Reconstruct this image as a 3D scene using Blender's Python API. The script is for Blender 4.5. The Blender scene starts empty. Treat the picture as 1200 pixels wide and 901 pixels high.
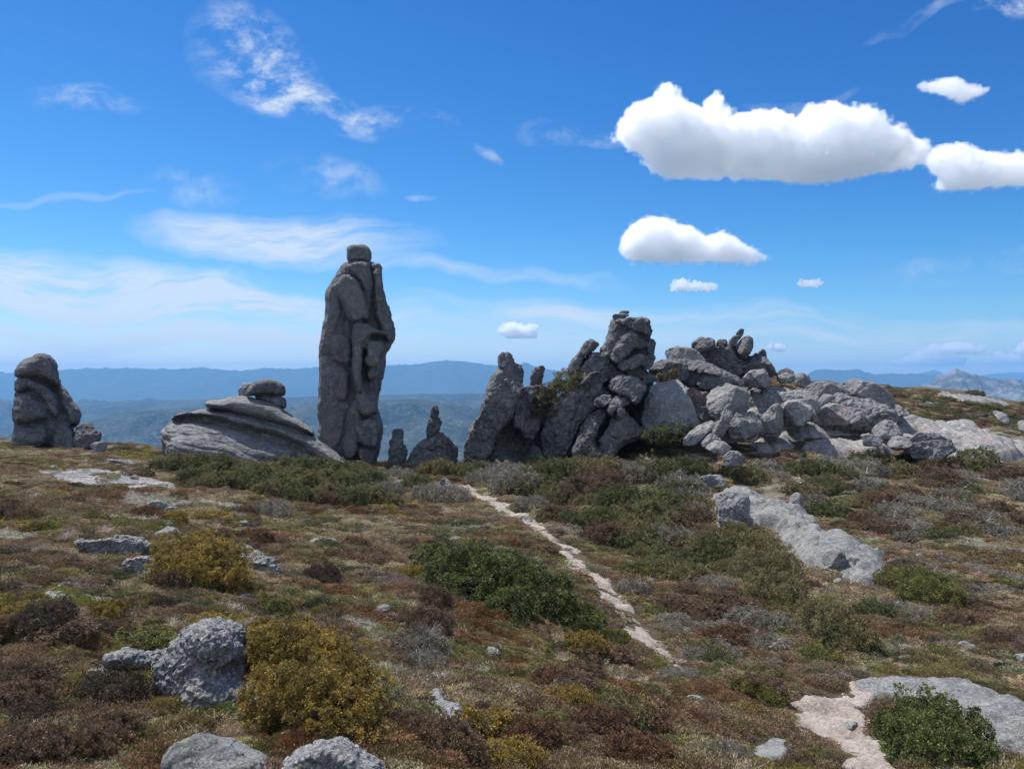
import bpy, math, random
import numpy as np
from mathutils import Vector, Quaternion
R = math.radians
SC = bpy.context.scene
COL = SC.collection

# ------------------------------------------------------------------ camera
F = 906.0; HOR = 443.0
PITCH = math.atan((450.5 - HOR) / F)
cam_d = bpy.data.cameras.new('camera'); cam = bpy.data.objects.new('camera', cam_d); COL.objects.link(cam)
cam_d.sensor_width = 36.0; cam_d.lens = 36.0 * F / 1200.0
cam_d.clip_start = 0.1; cam_d.clip_end = 80000.0
cam.location = (0, 0, 0); cam.rotation_euler = (math.pi / 2 - PITCH, 0, 0)
SC.camera = cam

# ------------------------------------------------------------------ sky, sun, exposure
SUN_AZ, SUN_EL = R(-44), R(60)          # azimuth from +Y, clockwise positive
sun_vec = Vector((math.sin(SUN_AZ) * math.cos(SUN_EL), math.cos(SUN_AZ) * math.cos(SUN_EL), math.sin(SUN_EL)))
sl = bpy.data.lights.new('sun', 'SUN'); sl.energy = 4.6; sl.angle = R(0.55); sl.color = (1.0, 0.955, 0.88)
so = bpy.data.objects.new('sun', sl); COL.objects.link(so)
so.rotation_euler = sun_vec.to_track_quat('Z', 'Y').to_euler()

world = bpy.data.worlds.new('World'); SC.world = world; world.use_nodes = True
WT = world.node_tree; WT.nodes.clear()

class NG:
    """tiny helper for node chains"""
    def __init__(s, t): s.t = t
    def n(s, typ, **kw):
        nd = s.t.nodes.new(typ)
        for k, v in kw.items(): setattr(nd, k, v)
        return nd
    def set(s, sock, v):
        if hasattr(v, 'is_output') or isinstance(v, bpy.types.NodeSocket): s.t.links.new(v, sock)
        else: sock.default_value = v
    def m(s, op, a, b=0.0, c=0.0, clamp=False):
        nd = s.n('ShaderNodeMath', operation=op, use_clamp=clamp)
        s.set(nd.inputs[0], a); s.set(nd.inputs[1], b)
        if len(nd.inputs) > 2: s.set(nd.inputs[2], c)
        return nd.outputs[0]
    def vm(s, op, a, b=(0, 0, 0)):
        nd = s.n('ShaderNodeVectorMath', operation=op)
        s.set(nd.inputs[0], a); s.set(nd.inputs[1], b)
        return nd.outputs['Value'] if op in ('LENGTH', 'DOT_PRODUCT') else nd.outputs[0]
    def mix(s, f, a, b, mode='MIX'):
        nd = s.n('ShaderNodeMix', data_type='RGBA', blend_type=mode)
        s.set(nd.inputs[0], f)
        s.set(nd.inputs[6], a if not isinstance(a, tuple) else tuple(a[:3]) + (1,))
        s.set(nd.inputs[7], b if not isinstance(b, tuple) else tuple(b[:3]) + (1,))
        return nd.outputs[2]
    def noise(s, vec, scale, detail=4, rough=0.55, dist=0.0, kind='FBM'):
        nd = s.n('ShaderNodeTexNoise'); nd.noise_type = kind
        if vec is not None: s.t.links.new(vec, nd.inputs['Vector'])
        nd.inputs['Scale'].default_value = scale; nd.inputs['Detail'].default_value = detail
        nd.inputs['Roughness'].default_value = rough; nd.inputs['Distortion'].default_value = dist
        return nd.outputs[0]
    def ramp(s, f, stops, interp='LINEAR'):
        nd = s.n('ShaderNodeValToRGB'); cr = nd.color_ramp; cr.interpolation = interp
        while len(cr.elements) < len(stops): cr.elements.new(0.5)
        for e, (p, c) in zip(cr.elements, stops):
            e.position = p; e.color = tuple(c[:3]) + (1,) if isinstance(c, tuple) else (c, c, c, 1)
        s.t.links.new(f, nd.inputs[0])
        return nd.outputs[0]
    def maprange(s, v, a, b, c=0.0, d=1.0, smooth=True):
        nd = s.n('ShaderNodeMapRange'); nd.interpolation_type = 'SMOOTHSTEP' if smooth else 'LINEAR'
        s.set(nd.inputs[0], v)
        for i, x in enumerate((a, b, c, d)): s.set(nd.inputs[1 + i], x)
        return nd.outputs[0]

g = NG(WT)
sky = g.n('ShaderNodeTexSky', sky_type='NISHITA'); sky.sun_disc = False
sky.sun_elevation = SUN_EL; sky.sun_rotation = SUN_AZ
sky.altitude = 900; sky.air_density = 1.0; sky.dust_density = 0.3; sky.ozone_density = 2.0
tc = g.n('ShaderNodeTexCoord').outputs['Generated']
sep = g.n('ShaderNodeSeparateXYZ'); WT.links.new(tc, sep.inputs[0])
dx, dy, dz = sep.outputs
azn = g.m('DIVIDE', dx, g.m('MAXIMUM', dy, 0.05))          # tan(azimuth)
eln = g.m('DIVIDE', dz, g.m('MAXIMUM', dy, 0.05))          # tan(elevation along the view axis)
front = g.maprange(dy, 0.1, 0.25)
comb = g.n('ShaderNodeCombineXYZ'); WT.links.new(azn, comb.inputs[0]); WT.links.new(eln, comb.inputs[1])
skyp = comb.outputs[0]
warp = g.n('ShaderNodeTexNoise'); WT.links.new(skyp, warp.inputs['Vector']); warp.inputs['Scale'].default_value = 5; warp.inputs['Detail'].default_value = 3
wv = g.vm('SUBTRACT', warp.outputs['Color'], (.5, .5, .5))
wv2 = g.n('ShaderNodeVectorMath', operation='SCALE'); WT.links.new(wv, wv2.inputs[0]); wv2.inputs['Scale'].default_value = 0.10
skyw = g.vm('ADD', skyp, wv2.outputs[0])
def streak_noise(ang, sx, sy, scale, detail=7, rough=0.62):
    mp = g.n('ShaderNodeMapping'); WT.links.new(skyw, mp.inputs[0])
    mp.inputs['Rotation'].default_value = (0, 0, ang); mp.inputs['Scale'].default_value = (sx, sy, 1)
    return g.noise(mp.outputs[0], scale, detail, rough)
n_band = g.m('ADD', g.m('MULTIPLY', streak_noise(R(3), 1.0, 6.0, 3.0), .65), g.m('MULTIPLY', streak_noise(R(5), 1.0, 9.0, 9.0, 8, .7), .35))
n_wisp = streak_noise(R(-25), 1.6, 2.6, 9.0, 9, 0.68)
def patch(px, py, hw, hh, ang, s):
    """soft elliptical region of the sky at a given direction"""
    cx, cy = (px - 600) / F, (HOR - py) / F
    ca, sa = math.cos(R(ang)), math.sin(R(ang))
    x = g.m('SUBTRACT', g.n_x, cx); y = g.m('SUBTRACT', g.n_y, cy)
    xr = g.m('ADD', g.m('MULTIPLY', x, ca * F / hw), g.m('MULTIPLY', y, -sa * F / hw))
    yr = g.m('ADD', g.m('MULTIPLY', x, sa * F / hh), g.m('MULTIPLY', y, ca * F / hh))
    r2 = g.m('ADD', g.m('MULTIPLY', xr, xr), g.m('MULTIPLY', yr, yr))
    e = g.m('SUBTRACT', 1.0, r2, clamp=True)
    return g.m('MULTIPLY', e, s)
ws = g.n('ShaderNodeSeparateXYZ'); WT.links.new(skyw, ws.inputs[0]); g.n_x, g.n_y = ws.outputs[0], ws.outputs[1]
def accum(lst):
    acc = 0.0
    for p in lst: acc = g.m('ADD', acc, patch(*p))
    return acc
bands = accum([(330, 281, 200, 30, 3, 1.2), (60, 328, 330, 44, 7, 1.5), (250, 355, 290, 24, 3, 1.5), (120, 390, 340, 22, 1, 1.1),
               (360, 388, 200, 12, 2, .5), (560, 318, 190, 10, 3, .55), (600, 388, 260, 34, 0, .55), (860, 372, 430, 16, 1, .45),
               (930, 393, 260, 12, 0, .55), (1080, 382, 300, 22, 0, .3), (300, 410, 800, 26, 0, .3), (60, 234, 130, 6, 1, .28), (700, 360, 300, 14, 2, .5)])
wisps = accum([(300, 70, 95, 62, 35, 1.0), (360, 125, 95, 34, 22, 1.0), (460, 140, 80, 20, 2, .5), (110, 118, 85, 24, 8, .55), (380, 218, 80, 26, 10, .45),
               (225, 228, 70, 26, 0, .4), (572, 178, 26, 9, 35, .6), (255, 330, 140, 26, 4, .5), (910, 122, 110, 12, -8, .55), (670, 155, 70, 16, 3, .55),
               (1150, 310, 140, 18, 0, .4), (1190, 12, 60, 30, -20, .95), (1090, 25, 90, 10, -20, .3), (495, 237, 22, 6, 5, .5)])
cov_b = g.m('MULTIPLY', bands, g.maprange(n_band, 0.34, 0.62))
cov_w = g.m('MULTIPLY', wisps, g.maprange(n_wisp, 0.40, 0.74))
cov = g.m('MULTIPLY', g.m('MINIMUM', g.m('ADD', cov_b, cov_w), 0.85), front)
# unseen thin white cloud added behind the viewer as neutral fill light
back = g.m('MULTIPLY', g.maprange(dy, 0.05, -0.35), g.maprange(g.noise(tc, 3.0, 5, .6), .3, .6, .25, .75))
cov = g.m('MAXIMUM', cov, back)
SKY_STR = 0.10; EXPO = 0.5; _E = 2 ** EXPO
# clear high-mountain sky: deepen the blue overhead, leave the horizon pale
sk = g.n('ShaderNodeSeparateColor'); WT.links.new(sky.outputs[0], sk.inputs[0])
def curve(ch, gain, gam, out):
    v = g.m('MULTIPLY', sk.outputs[ch], gain); v = g.m('POWER', v, gam)
    return g.m('MULTIPLY', v, out / _E / SKY_STR)
cc_ = g.n('ShaderNodeCombineColor')
for i_, (ga, gm, ou) in enumerate([(.115 * .62, 2.2, 3.4), (.115 * .97, 1.5, 1.12), (.115 * 1.42, 1.15, .80)]): WT.links.new(curve(i_, ga, gm, ou), cc_.inputs[i_])
skyc = cc_.outputs[0]
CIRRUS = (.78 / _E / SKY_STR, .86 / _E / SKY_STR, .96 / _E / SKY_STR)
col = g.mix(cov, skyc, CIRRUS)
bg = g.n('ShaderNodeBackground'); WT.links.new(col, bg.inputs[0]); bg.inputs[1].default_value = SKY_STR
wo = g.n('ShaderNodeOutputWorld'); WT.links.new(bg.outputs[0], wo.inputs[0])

SC.view_settings.view_transform = 'Standard'; SC.view_settings.look = 'None'
SC.view_settings.exposure = EXPO; SC.view_settings.gamma = 1.0; SC.view_settings.use_curve_mapping = False
cy = SC.cycles
cy.max_bounces = 56; cy.diffuse_bounces = 2; cy.glossy_bounces = 1; cy.transmission_bounces = 2; cy.volume_bounces = 48
cy.transparent_max_bounces = 64; cy.caustics_reflective = False; cy.caustics_refractive = False
cy.use_denoising = True; cy.denoiser = 'OPENIMAGEDENOISE'; cy.denoising_prefilter = 'ACCURATE'
cy.use_adaptive_sampling = True; cy.adaptive_threshold = 0.012
cy.sample_clamp_indirect = 6.0

# ------------------------------------------------------------------ pixels to points
def ray(px, py):
    u, v = (px - 600) / F, (450.5 - py) / F
    c, s = math.cos(PITCH), math.sin(PITCH)
    return u, c + v * s, -s + v * c
def at(px, py, Y):
    x, y, z = ray(px, py); k = Y / y
    return np.array([x * k, Y, z * k])

# ------------------------------------------------------------------ noise
def _h(ix, iy, iz, seed):
    n = (ix * 374761393 + iy * 668265263 + iz * 1274126177 + seed * 974711) & 0xffffffff
    n = ((n ^ (n >> 13)) * 1274126177) & 0xffffffff
    n = (n ^ (n >> 16)) & 0xffffffff
    return n / 2147483648.0 - 1.0
def vnoise(x, y, z, seed=0):
    xi, yi, zi = np.floor(x).astype(np.int64), np.floor(y).astype(np.int64), np.floor(z).astype(np.int64)
    fx, fy, fz = x - xi, y - yi, z - zi
    fx, fy, fz = [f * f * f * (f * (f * 6 - 15) + 10) for f in (fx, fy, fz)]
    r = 0
    for a in (0, 1):
        for b in (0, 1):
            for c in (0, 1):
                w = (fx if a else 1 - fx) * (fy if b else 1 - fy) * (fz if c else 1 - fz)
                r = r + w * _h(xi + a, yi + b, zi + c, seed)
    return r
def fbm(x, y, z, scale, octv=4, gain=0.5, seed=0, ridge=False):
    a, r, s = 1.0, 0, 1.0 / scale
    for i in range(octv):
        n = vnoise(x * s + 13.7 * i, y * s - 7.1 * i, z * s + 3.3 * i, seed + i)
        if ridge: n = 1 - 2 * np.abs(n)
        r = r + a * n; a *= gain; s *= 2.03
    return r
def blocks(x, y, z, scale, seed=0):
    """distance between the two nearest cell centres, and a random value per cell"""
    x, y, z = x / scale, y / scale, z / scale
    xi, yi, zi = [np.floor(v).astype(np.int64) for v in (x, y, z)]
    b1 = np.full(x.shape, 9.0); b2 = b1.copy(); val = np.zeros(x.shape)
    for a in (-1, 0, 1):
        for b in (-1, 0, 1):
            for c in (-1, 0, 1):
                cx, cy_, cz = xi + a, yi + b, zi + c
                d = (cx + .5 + .45 * _h(cx, cy_, cz, seed) - x) ** 2 + (cy_ + .5 + .45 * _h(cx, cy_, cz, seed + 1) - y) ** 2 + (cz + .5 + .45 * _h(cx, cy_, cz, seed + 2) - z) ** 2
                nw = d < b1; val = np.where(nw, _h(cx, cy_, cz, seed + 5), val); b2 = np.where(nw, b1, np.minimum(b2, d)); b1 = np.where(nw, d, b1)
    return np.sqrt(b2) - np.sqrt(b1), val
def worley(x, y, z, scale, seed=0):
    x, y, z = x / scale, y / scale, z / scale
    xi, yi, zi = [np.floor(v).astype(np.int64) for v in (x, y, z)]
    best = np.full(x.shape, 9.0)
    for a in (-1, 0, 1):
        for b in (-1, 0, 1):
            for c in (-1, 0, 1):
                cx, cy_, cz = xi + a, yi + b, zi + c
                d = (cx + .5 + .45 * _h(cx, cy_, cz, seed) - x) ** 2 + (cy_ + .5 + .45 * _h(cx, cy_, cz, seed + 1) - y) ** 2 + (cz + .5 + .45 * _h(cx, cy_, cz, seed + 2) - z) ** 2
                best = np.minimum(best, d)
    return np.sqrt(best)

# ------------------------------------------------------------------ objects
def tag(o, label=None, cat=None, group=None, kind=None):
    if label: o['label'] = label
    if cat: o['category'] = cat
    if group: o['group'] = group
    if kind: o['kind'] = kind
    return o
def mesh_obj(name, verts, faces, mat, parent=None, smooth=True, link=True, attrs=None):
    me = bpy.data.meshes.new(name)
    verts = np.asarray(verts, dtype=np.float32); faces = np.asarray(faces, dtype=np.int32)
    nf, k = faces.shape
    me.vertices.add(len(verts)); me.vertices.foreach_set('co', verts.ravel())
    me.loops.add(nf * k); me.loops.foreach_set('vertex_index', faces.ravel())
    me.polygons.add(nf); me.polygons.foreach_set('loop_start', np.arange(0, nf * k, k, dtype=np.int32))
    me.update(calc_edges=True)
    me.polygons.foreach_set('use_smooth', np.full(len(me.polygons), smooth, dtype=bool))
    if attrs:
        for an, (dom, arr) in attrs.items():
            at_ = me.attributes.new(an, 'FLOAT', dom); at_.data.foreach_set('value', np.asarray(arr, dtype=np.float32))
    me.materials.append(mat)
    o = bpy.data.objects.new(name, me)
    if link: COL.objects.link(o)
    if parent: o.parent = parent
    return o
def recentre(o, base):
    """put the object's origin at base, keeping its place in the world"""
    me = o.data; n = len(me.vertices); co = np.empty(n * 3, dtype=np.float32); me.vertices.foreach_get('co', co)
    co = co.reshape(-1, 3) - np.asarray(base, dtype=np.float32); me.vertices.foreach_set('co', co.ravel()); me.update()
    o.location = tuple(float(v) for v in base)

# ------------------------------------------------------------------ ground form (view-row tables -> heights)
GY = [1.5, 3, 4.5, 6, 8, 11, 15, 20, 27, 36, 48, 58, 68, 80, 100, 130, 200]
TAB = {
 -300: [1420, 985, 862, 790, 722, 668, 622, 588, 562, 538, 518, 516, 522, 560, 650, 780, 950],
 0:    [1450, 1000, 880, 802, 728, 668, 622, 590, 566, 545, 525, 517, 522, 560, 650, 780, 950],
 150:  [1450, 1005, 890, 815, 745, 685, 640, 605, 576, 552, 532, 526, 532, 568, 660, 790, 950],
 300:  [1460, 1010, 901, 830, 765, 708, 664, 628, 594, 566, 545, 538, 545, 585, 680, 800, 950],
 500:  [1470, 1030, 930, 862, 805, 750, 705, 662, 620, 585, 556, 546, 553, 595, 690, 810, 950],
 700:  [1480, 1050, 960, 905, 850, 795, 742, 690, 640, 595, 552, 532, 516, 530, 620, 760, 950],
 790:  [1490, 1060, 975, 925, 875, 825, 772, 710, 650, 595, 536, 486, 460, 458, 490, 600, 900],
 870:  [1495, 1065, 980, 932, 885, 833, 776, 712, 649, 592, 534, 478, 446, 443, 470, 560, 850],
 950:  [1500, 1070, 985, 940, 895, 842, 780, 715, 648, 592, 538, 488, 458, 450, 454, 500, 800],
 1100: [1500, 1075, 990, 948, 905, 850, 785, 717, 648, 594, 543, 508, 486, 470, 457, 460, 640],
 1200: [1500, 1075, 990, 948, 902, 846, 782, 715, 648, 598, 552, 522, 500, 485, 472, 474, 600],
 1500: [1500, 1075, 988, 944, 896, 840, 778, 712, 650, 605, 566, 540, 522, 510, 500, 505, 640],
}
_us = np.array(sorted(TAB)); _ly = np.log(np.array(GY))
_gu = np.linspace(-300, 1500, 181); _gl = np.linspace(_ly[0], _ly[-1], 160)
def _pchip(x, y, xi):
    h = np.diff(x); d = np.diff(y) / h; m = np.zeros_like(y)
    for i in range(1, len(x) - 1):
        if d[i - 1] * d[i] > 0:
            w1, w2 = 2 * h[i] + h[i - 1], h[i] + 2 * h[i - 1]; m[i] = (w1 + w2) / (w1 / d[i - 1] + w2 / d[i])
    m[0], m[-1] = d[0], d[-1]
    k = np.clip(np.searchsorted(x, xi) - 1, 0, len(x) - 2); t = (xi - x[k]) / h[k]
    return ((2 * t**3 - 3 * t**2 + 1) * y[k] + (t**3 - 2 * t**2 + t) * h[k] * m[k] + (-2 * t**3 + 3 * t**2) * y[k + 1] + (t**3 - t**2) * h[k] * m[k + 1])
_rows = np.array([_pchip(_ly, np.array(TAB[u], float), _gl) for u in _us])
_G = np.array([_pchip(_us.astype(float), _rows[:, j], _gu) for j in range(len(_gl))]).T
for _ in range(2):
    _G[1:-1] = .25 * _G[:-2] + .5 * _G[1:-1] + .25 * _G[2:]
def row_of(u, Y):
    fu = np.clip((u + 300) / 10.0, 0, 179.999); fl = np.clip((np.log(np.maximum(Y, 1.5)) - _gl[0]) / (_gl[1] - _gl[0]), 0, 158.999)
    i, j = fu.astype(int), fl.astype(int); a, b = fu - i, fl - j
    return (_G[i, j] * (1 - a) * (1 - b) + _G[i + 1, j] * a * (1 - b) + _G[i, j + 1] * (1 - a) * b + _G[i + 1, j + 1] * a * b)
def ground_z(x, y, detail=True):
    x = np.asarray(x, float); y = np.asarray(y, float)
    Y = np.maximum(y, 0.6); u = 600 + F * x / Y
    r = row_of(u, Y); z = -(r - HOR) / F * Y
    near = np.clip(Y / 1.5, 0, 1); z = z * near + (1 - near) * (-1.6)
    if detail:
        d = np.clip((Y - 1.5) / 6, 0.25, 1)
        z = z + 0.17 * d * fbm(x, y, 0 * x, 5.5, 2, .5, 11) + 0.10 * d * fbm(x, y, 0 * x, 1.5, 3, .55, 21) + 0.07 * np.clip((16 - Y) / 8, 0, 1) * np.clip(Y / 4, 0, 1) * fbm(x, y, 0 * x, .75, 2, .5, 25) + 0.25 * np.clip((Y - 30) / 30, 0, 1) * fbm(x, y, 0 * x, 9, 3, .5, 31)
    return z
def gz1(x, y): return float(ground_z(np.array([x]), np.array([y]))[0])
def gdepth(px, py):
    """depth at which the ground first shows at this pixel"""
    Ys = np.exp(np.linspace(math.log(2.5), math.log(110), 900)); X = (px - 600) / F * Ys
    z = ground_z(X, Ys); rows = HOR - z / Ys * F
    k = np.nonzero(rows <= py)[0]
    return float(Ys[k[0]]) if len(k) else 60.0

# ------------------------------------------------------------------ materials
def newmat(name):
    m = bpy.data.materials.new(name); m.use_nodes = True; m.node_tree.nodes.clear()
    return m, NG(m.node_tree)
def finish(g, shader, vol=None):
    o = g.n('ShaderNodeOutputMaterial')
    if shader: g.t.links.new(shader, o.inputs[0])
    if vol: g.t.links.new(vol, o.inputs[1])
def principled(g, col, rough=0.9, normal=None, spec=0.25):
    p = g.n('ShaderNodeBsdfPrincipled'); g.set(p.inputs['Base Color'], col if not isinstance(col, tuple) else tuple(col) + (1,))
    g.set(p.inputs['Roughness'], rough); p.inputs['Specular IOR Level'].default_value = spec
    if normal is not None: g.t.links.new(normal, p.inputs['Normal'])
    return p.outputs[0]
def bump(g, h, strength, dist, prev=None):
    b = g.n('ShaderNodeBump'); b.inputs['Strength'].default_value = strength; b.inputs['Distance'].default_value = dist
    g.t.links.new(h, b.inputs['Height'])
    if prev is not None: g.t.links.new(prev, b.inputs['Normal'])
    return b.outputs[0]
def rock_mat(name, base, pale, dark, sz=1.0, strata=None, spk=1.0, pink=0.0, lichen=0.0, bs=1.0, pebble=0.0):
    """granite / conglomerate: mottled greys, pale specks, dark crusts; sz is the grain size in metres"""
    m, g = newmat(name)
    pos = g.n('ShaderNodeNewGeometry').outputs['Position']
    n1 = g.noise(pos, 0.35 / sz, 5, .6); n2 = g.noise(pos, 2.2 / sz, 6, .7); n3 = g.noise(pos, 11 / sz, 5, .75)
    c = g.mix(g.maprange(n1, .38, .60), base, dark)
    c = g.mix(g.maprange(n2, .46, .68), c, pale)
    c = g.mix(g.m('MULTIPLY', g.maprange(n3, .50, .64), 0.55 * spk), c, tuple(min(1, v * 1.55) for v in pale))
    c = g.mix(g.m('MULTIPLY', g.maprange(n3, .47, .36), 0.65), c, tuple(v * .45 for v in dark))
    vo = g.n('ShaderNodeTexVoronoi'); g.t.links.new(pos, vo.inputs['Vector']); vo.inputs['Scale'].default_value = 7 / sz
    if pink:
        n4 = g.noise(pos, 0.5 / sz, 4, .6)
        c = g.mix(g.m('MULTIPLY', g.maprange(n4, .5, .68), pink), c, (.40, .285, .265))
    if lichen:
        n5 = g.noise(pos, 1.4 / sz, 5, .7)
        c = g.mix(g.m('MULTIPLY', g.maprange(n5, .58, .64), lichen), c, (.36, .37, .22))
    h = g.m('ADD', g.m('MULTIPLY', n2, .9), g.m('MULTIPLY', n3, .5))
    if pebble:
        v2 = g.n('ShaderNodeTexVoronoi'); g.t.links.new(pos, v2.inputs['Vector']); v2.inputs['Scale'].default_value = 22
        v2.inputs['Randomness'].default_value = 1
        pm = g.maprange(v2.outputs['Distance'], .42, .12)
        cc = g.n('ShaderNodeSeparateXYZ'); g.t.links.new(v2.outputs['Color'], cc.inputs[0])
        c = g.mix(g.m('MULTIPLY', pm, g.m('MULTIPLY', cc.outputs[0], pebble)), c, tuple(min(1, v * 1.35) for v in pale))
        h = g.m('ADD', h, g.m('MULTIPLY', pm, 1.2))
    if strata:
        mp = g.n('ShaderNodeMapping'); g.t.links.new(pos, mp.inputs[0])
        mp.inputs['Rotation'].default_value = (0, strata[0], 0); mp.inputs['Scale'].default_value = (.25, .5, 3.2)
        n6 = g.noise(mp.outputs[0], 1.1 / sz, 5, .6)
        h = g.m('ADD', h, g.m('MULTIPLY', n6, strata[1]))
        c = g.mix(g.m('MULTIPLY', g.maprange(n6, .45, .3), .5), c, tuple(v * .6 for v in dark))
    nb = bump(g, h, 1.0 * bs, 0.16 * sz)
    finish(g, principled(g, c, .93, nb, .2))
    return m
M_TOR = rock_mat('tor_granite', (.145, .146, .152), (.24, .241, .248), (.08, .081, .087), 0.9, (R(-25), 1.0), pink=.1)
M_PILLAR = rock_mat('pillar_granite', (.15, .151, .157), (.22, .221, .227), (.10, .101, .106), 0.8, pink=.08)
M_DOME = rock_mat('layered_granite', (.21, .211, .214), (.31, .31, .31), (.13, .131, .137), 0.7, (R(-14), 1.4))
M_PALE = rock_mat('pale_granite', (.235, .235, .237), (.33, .33, .33), (.155, .156, .16), 0.9, (R(60), .5), pink=.15)
M_SLAB = rock_mat('bare_slab_granite', (.31, .30, .295), (.43, .42, .415), (.19, .185, .185), 1.0, pink=.5)
M_MID = rock_mat('grey_outcrop_granite', (.23, .232, .23), (.33, .33, .325), (.145, .15, .15), 0.45, pink=.05)
M_NEAR = rock_mat('foreground_granite', (.21, .215, .21), (.31, .315, .305), (.13, .135, .135), 0.16, lichen=.5)
M_CONG = rock_mat('conglomerate', (.19, .19, .195), (.38, .385, .38), (.10, .10, .105), 0.10, lichen=.25, pebble=.85)

def ground_mat():
    m, g = newmat('heath_soil')
    pos = g.n('ShaderNodeNewGeometry').outputs['Position']
    n1 = g.noise(pos, .35, 4, .6); n2 = g.noise(pos, 1.7, 5, .65); n3 = g.noise(pos, 14, 5, .7)
    c = g.ramp(n1, [(.3, (.075, .052, .036)), (.48, (.12, .092, .058)), (.6, (.10, .088, .042)), (.75, (.15, .12, .085))])
    c = g.mix(g.maprange(n2, .52, .72), c, (.17, .14, .10))
    c = g.mix(g.maprange(n2, .46, .32), c, (.06, .052, .028))
    c = g.mix(g.m('MULTIPLY', g.maprange(n3, .52, .66), .5), c, (.26, .235, .19))
    c = g.mix(g.m('MULTIPLY', g.maprange(n3, .46, .36), .7), c, (.03, .025, .018))
    nb = bump(g, g.m('ADD', n3, n2), 1.0, .08)
    finish(g, principled(g, c, 1.0, nb, .05)); return m
M_GROUND = ground_mat()
def gravel_mat():
    m, g = newmat('path_gravel')
    pos = g.n('ShaderNodeNewGeometry').outputs['Position']
    n1 = g.noise(pos, 1.2, 5, .65); n3 = g.noise(pos, 22, 5, .7)
    c = g.mix(g.maprange(n1, .35, .65), (.31, .255, .215), (.44, .385, .34))
    c = g.mix(g.m('MULTIPLY', g.maprange(n3, .5, .64), .6), c, (.58, .55, .52))
    c = g.mix(g.m('MULTIPLY', g.maprange(n3, .46, .36), .6), c, (.14, .11, .09))
    finish(g, principled(g, c, 1.0, bump(g, n3, 1.0, .05), .05)); return m
M_GRAVEL = gravel_mat()

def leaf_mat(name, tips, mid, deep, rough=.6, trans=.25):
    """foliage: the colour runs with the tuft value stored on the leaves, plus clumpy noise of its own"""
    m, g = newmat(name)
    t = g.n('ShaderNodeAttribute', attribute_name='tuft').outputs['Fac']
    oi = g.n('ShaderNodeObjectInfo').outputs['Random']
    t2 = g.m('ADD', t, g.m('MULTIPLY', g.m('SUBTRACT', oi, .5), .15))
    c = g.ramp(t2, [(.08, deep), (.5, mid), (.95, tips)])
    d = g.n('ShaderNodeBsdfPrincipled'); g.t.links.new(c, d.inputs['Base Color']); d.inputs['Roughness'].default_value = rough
    d.inputs['Specular IOR Level'].default_value = .3
    tr = g.n('ShaderNodeBsdfTranslucent'); g.t.links.new(c, tr.inputs[0])
    mx = g.n('ShaderNodeMixShader'); mx.inputs[0].default_value = trans
    g.t.links.new(d.outputs[0], mx.inputs[1]); g.t.links.new(tr.outputs[0], mx.inputs[2])
    finish(g, mx.outputs[0]); return m
M_LGOLD = leaf_mat('golden_leaves', (.50, .345, .085), (.27, .195, .048), (.09, .07, .024))
M_LGREEN = leaf_mat('green_leaves', (.20, .215, .08), (.11, .122, .048), (.04, .048, .024))
M_LBUSH = leaf_mat('bush_leaves', (.23, .255, .075), (.115, .14, .04), (.032, .046, .016))
M_LOLIVE = leaf_mat('olive_leaves', (.30, .26, .12), (.185, .16, .072), (.07, .066, .034))
M_LYELL = leaf_mat('yellow_green_leaves', (.28, .27, .07), (.16, .16, .045), (.06, .065, .02))
M_LWHITE = leaf_mat('pale_flowers', (.62, .60, .52), (.42, .40, .33), (.14, .13, .10))
M_LRUST = leaf_mat('rust_leaves', (.30, .165, .085), (.17, .095, .055), (.06, .042, .03))
M_LDARK = leaf_mat('dark_heath_leaves', (.18, .135, .095), (.11, .082, .058), (.04, .032, .024))
M_LBROWN = leaf_mat('brown_leaves', (.28, .18, .115), (.175, .118, .074), (.07, .052, .036))
M_LGREY = leaf_mat('grey_leaves', (.42, .39, .32), (.24, .22, .175), (.10, .09, .07))
def bark_mat(name, a, b):
    m, g = newmat(name); pos = g.n('ShaderNodeNewGeometry').outputs['Position']
    n = g.noise(pos, 30, 4, .6); finish(g, principled(g, g.mix(n, a, b), .9)); return m
M_BARK = bark_mat('shrub_bark', (.09, .07, .055), (.2, .17, .14))
M_DEAD = bark_mat('bleached_wood', (.42, .40, .37), (.7, .68, .65))
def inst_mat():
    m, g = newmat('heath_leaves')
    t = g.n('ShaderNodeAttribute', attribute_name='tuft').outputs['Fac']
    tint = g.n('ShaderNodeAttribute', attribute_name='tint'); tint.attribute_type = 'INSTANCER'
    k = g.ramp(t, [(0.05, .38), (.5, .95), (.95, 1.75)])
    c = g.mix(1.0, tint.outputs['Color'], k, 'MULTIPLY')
    d = g.n('ShaderNodeBsdfPrincipled'); g.t.links.new(c, d.inputs['Base Color']); d.inputs['Roughness'].default_value = .75
    d.inputs['Specular IOR Level'].default_value = .15
    tr = g.n('ShaderNodeBsdfTranslucent'); g.t.links.new(c, tr.inputs[0])
    mx = g.n('ShaderNodeMixShader'); mx.inputs[0].default_value = .2
    g.t.links.new(d.outputs[0], mx.inputs[1]); g.t.links.new(tr.outputs[0], mx.inputs[2])
    finish(g, mx.outputs[0]); return m
M_HEATH = inst_mat()

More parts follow.
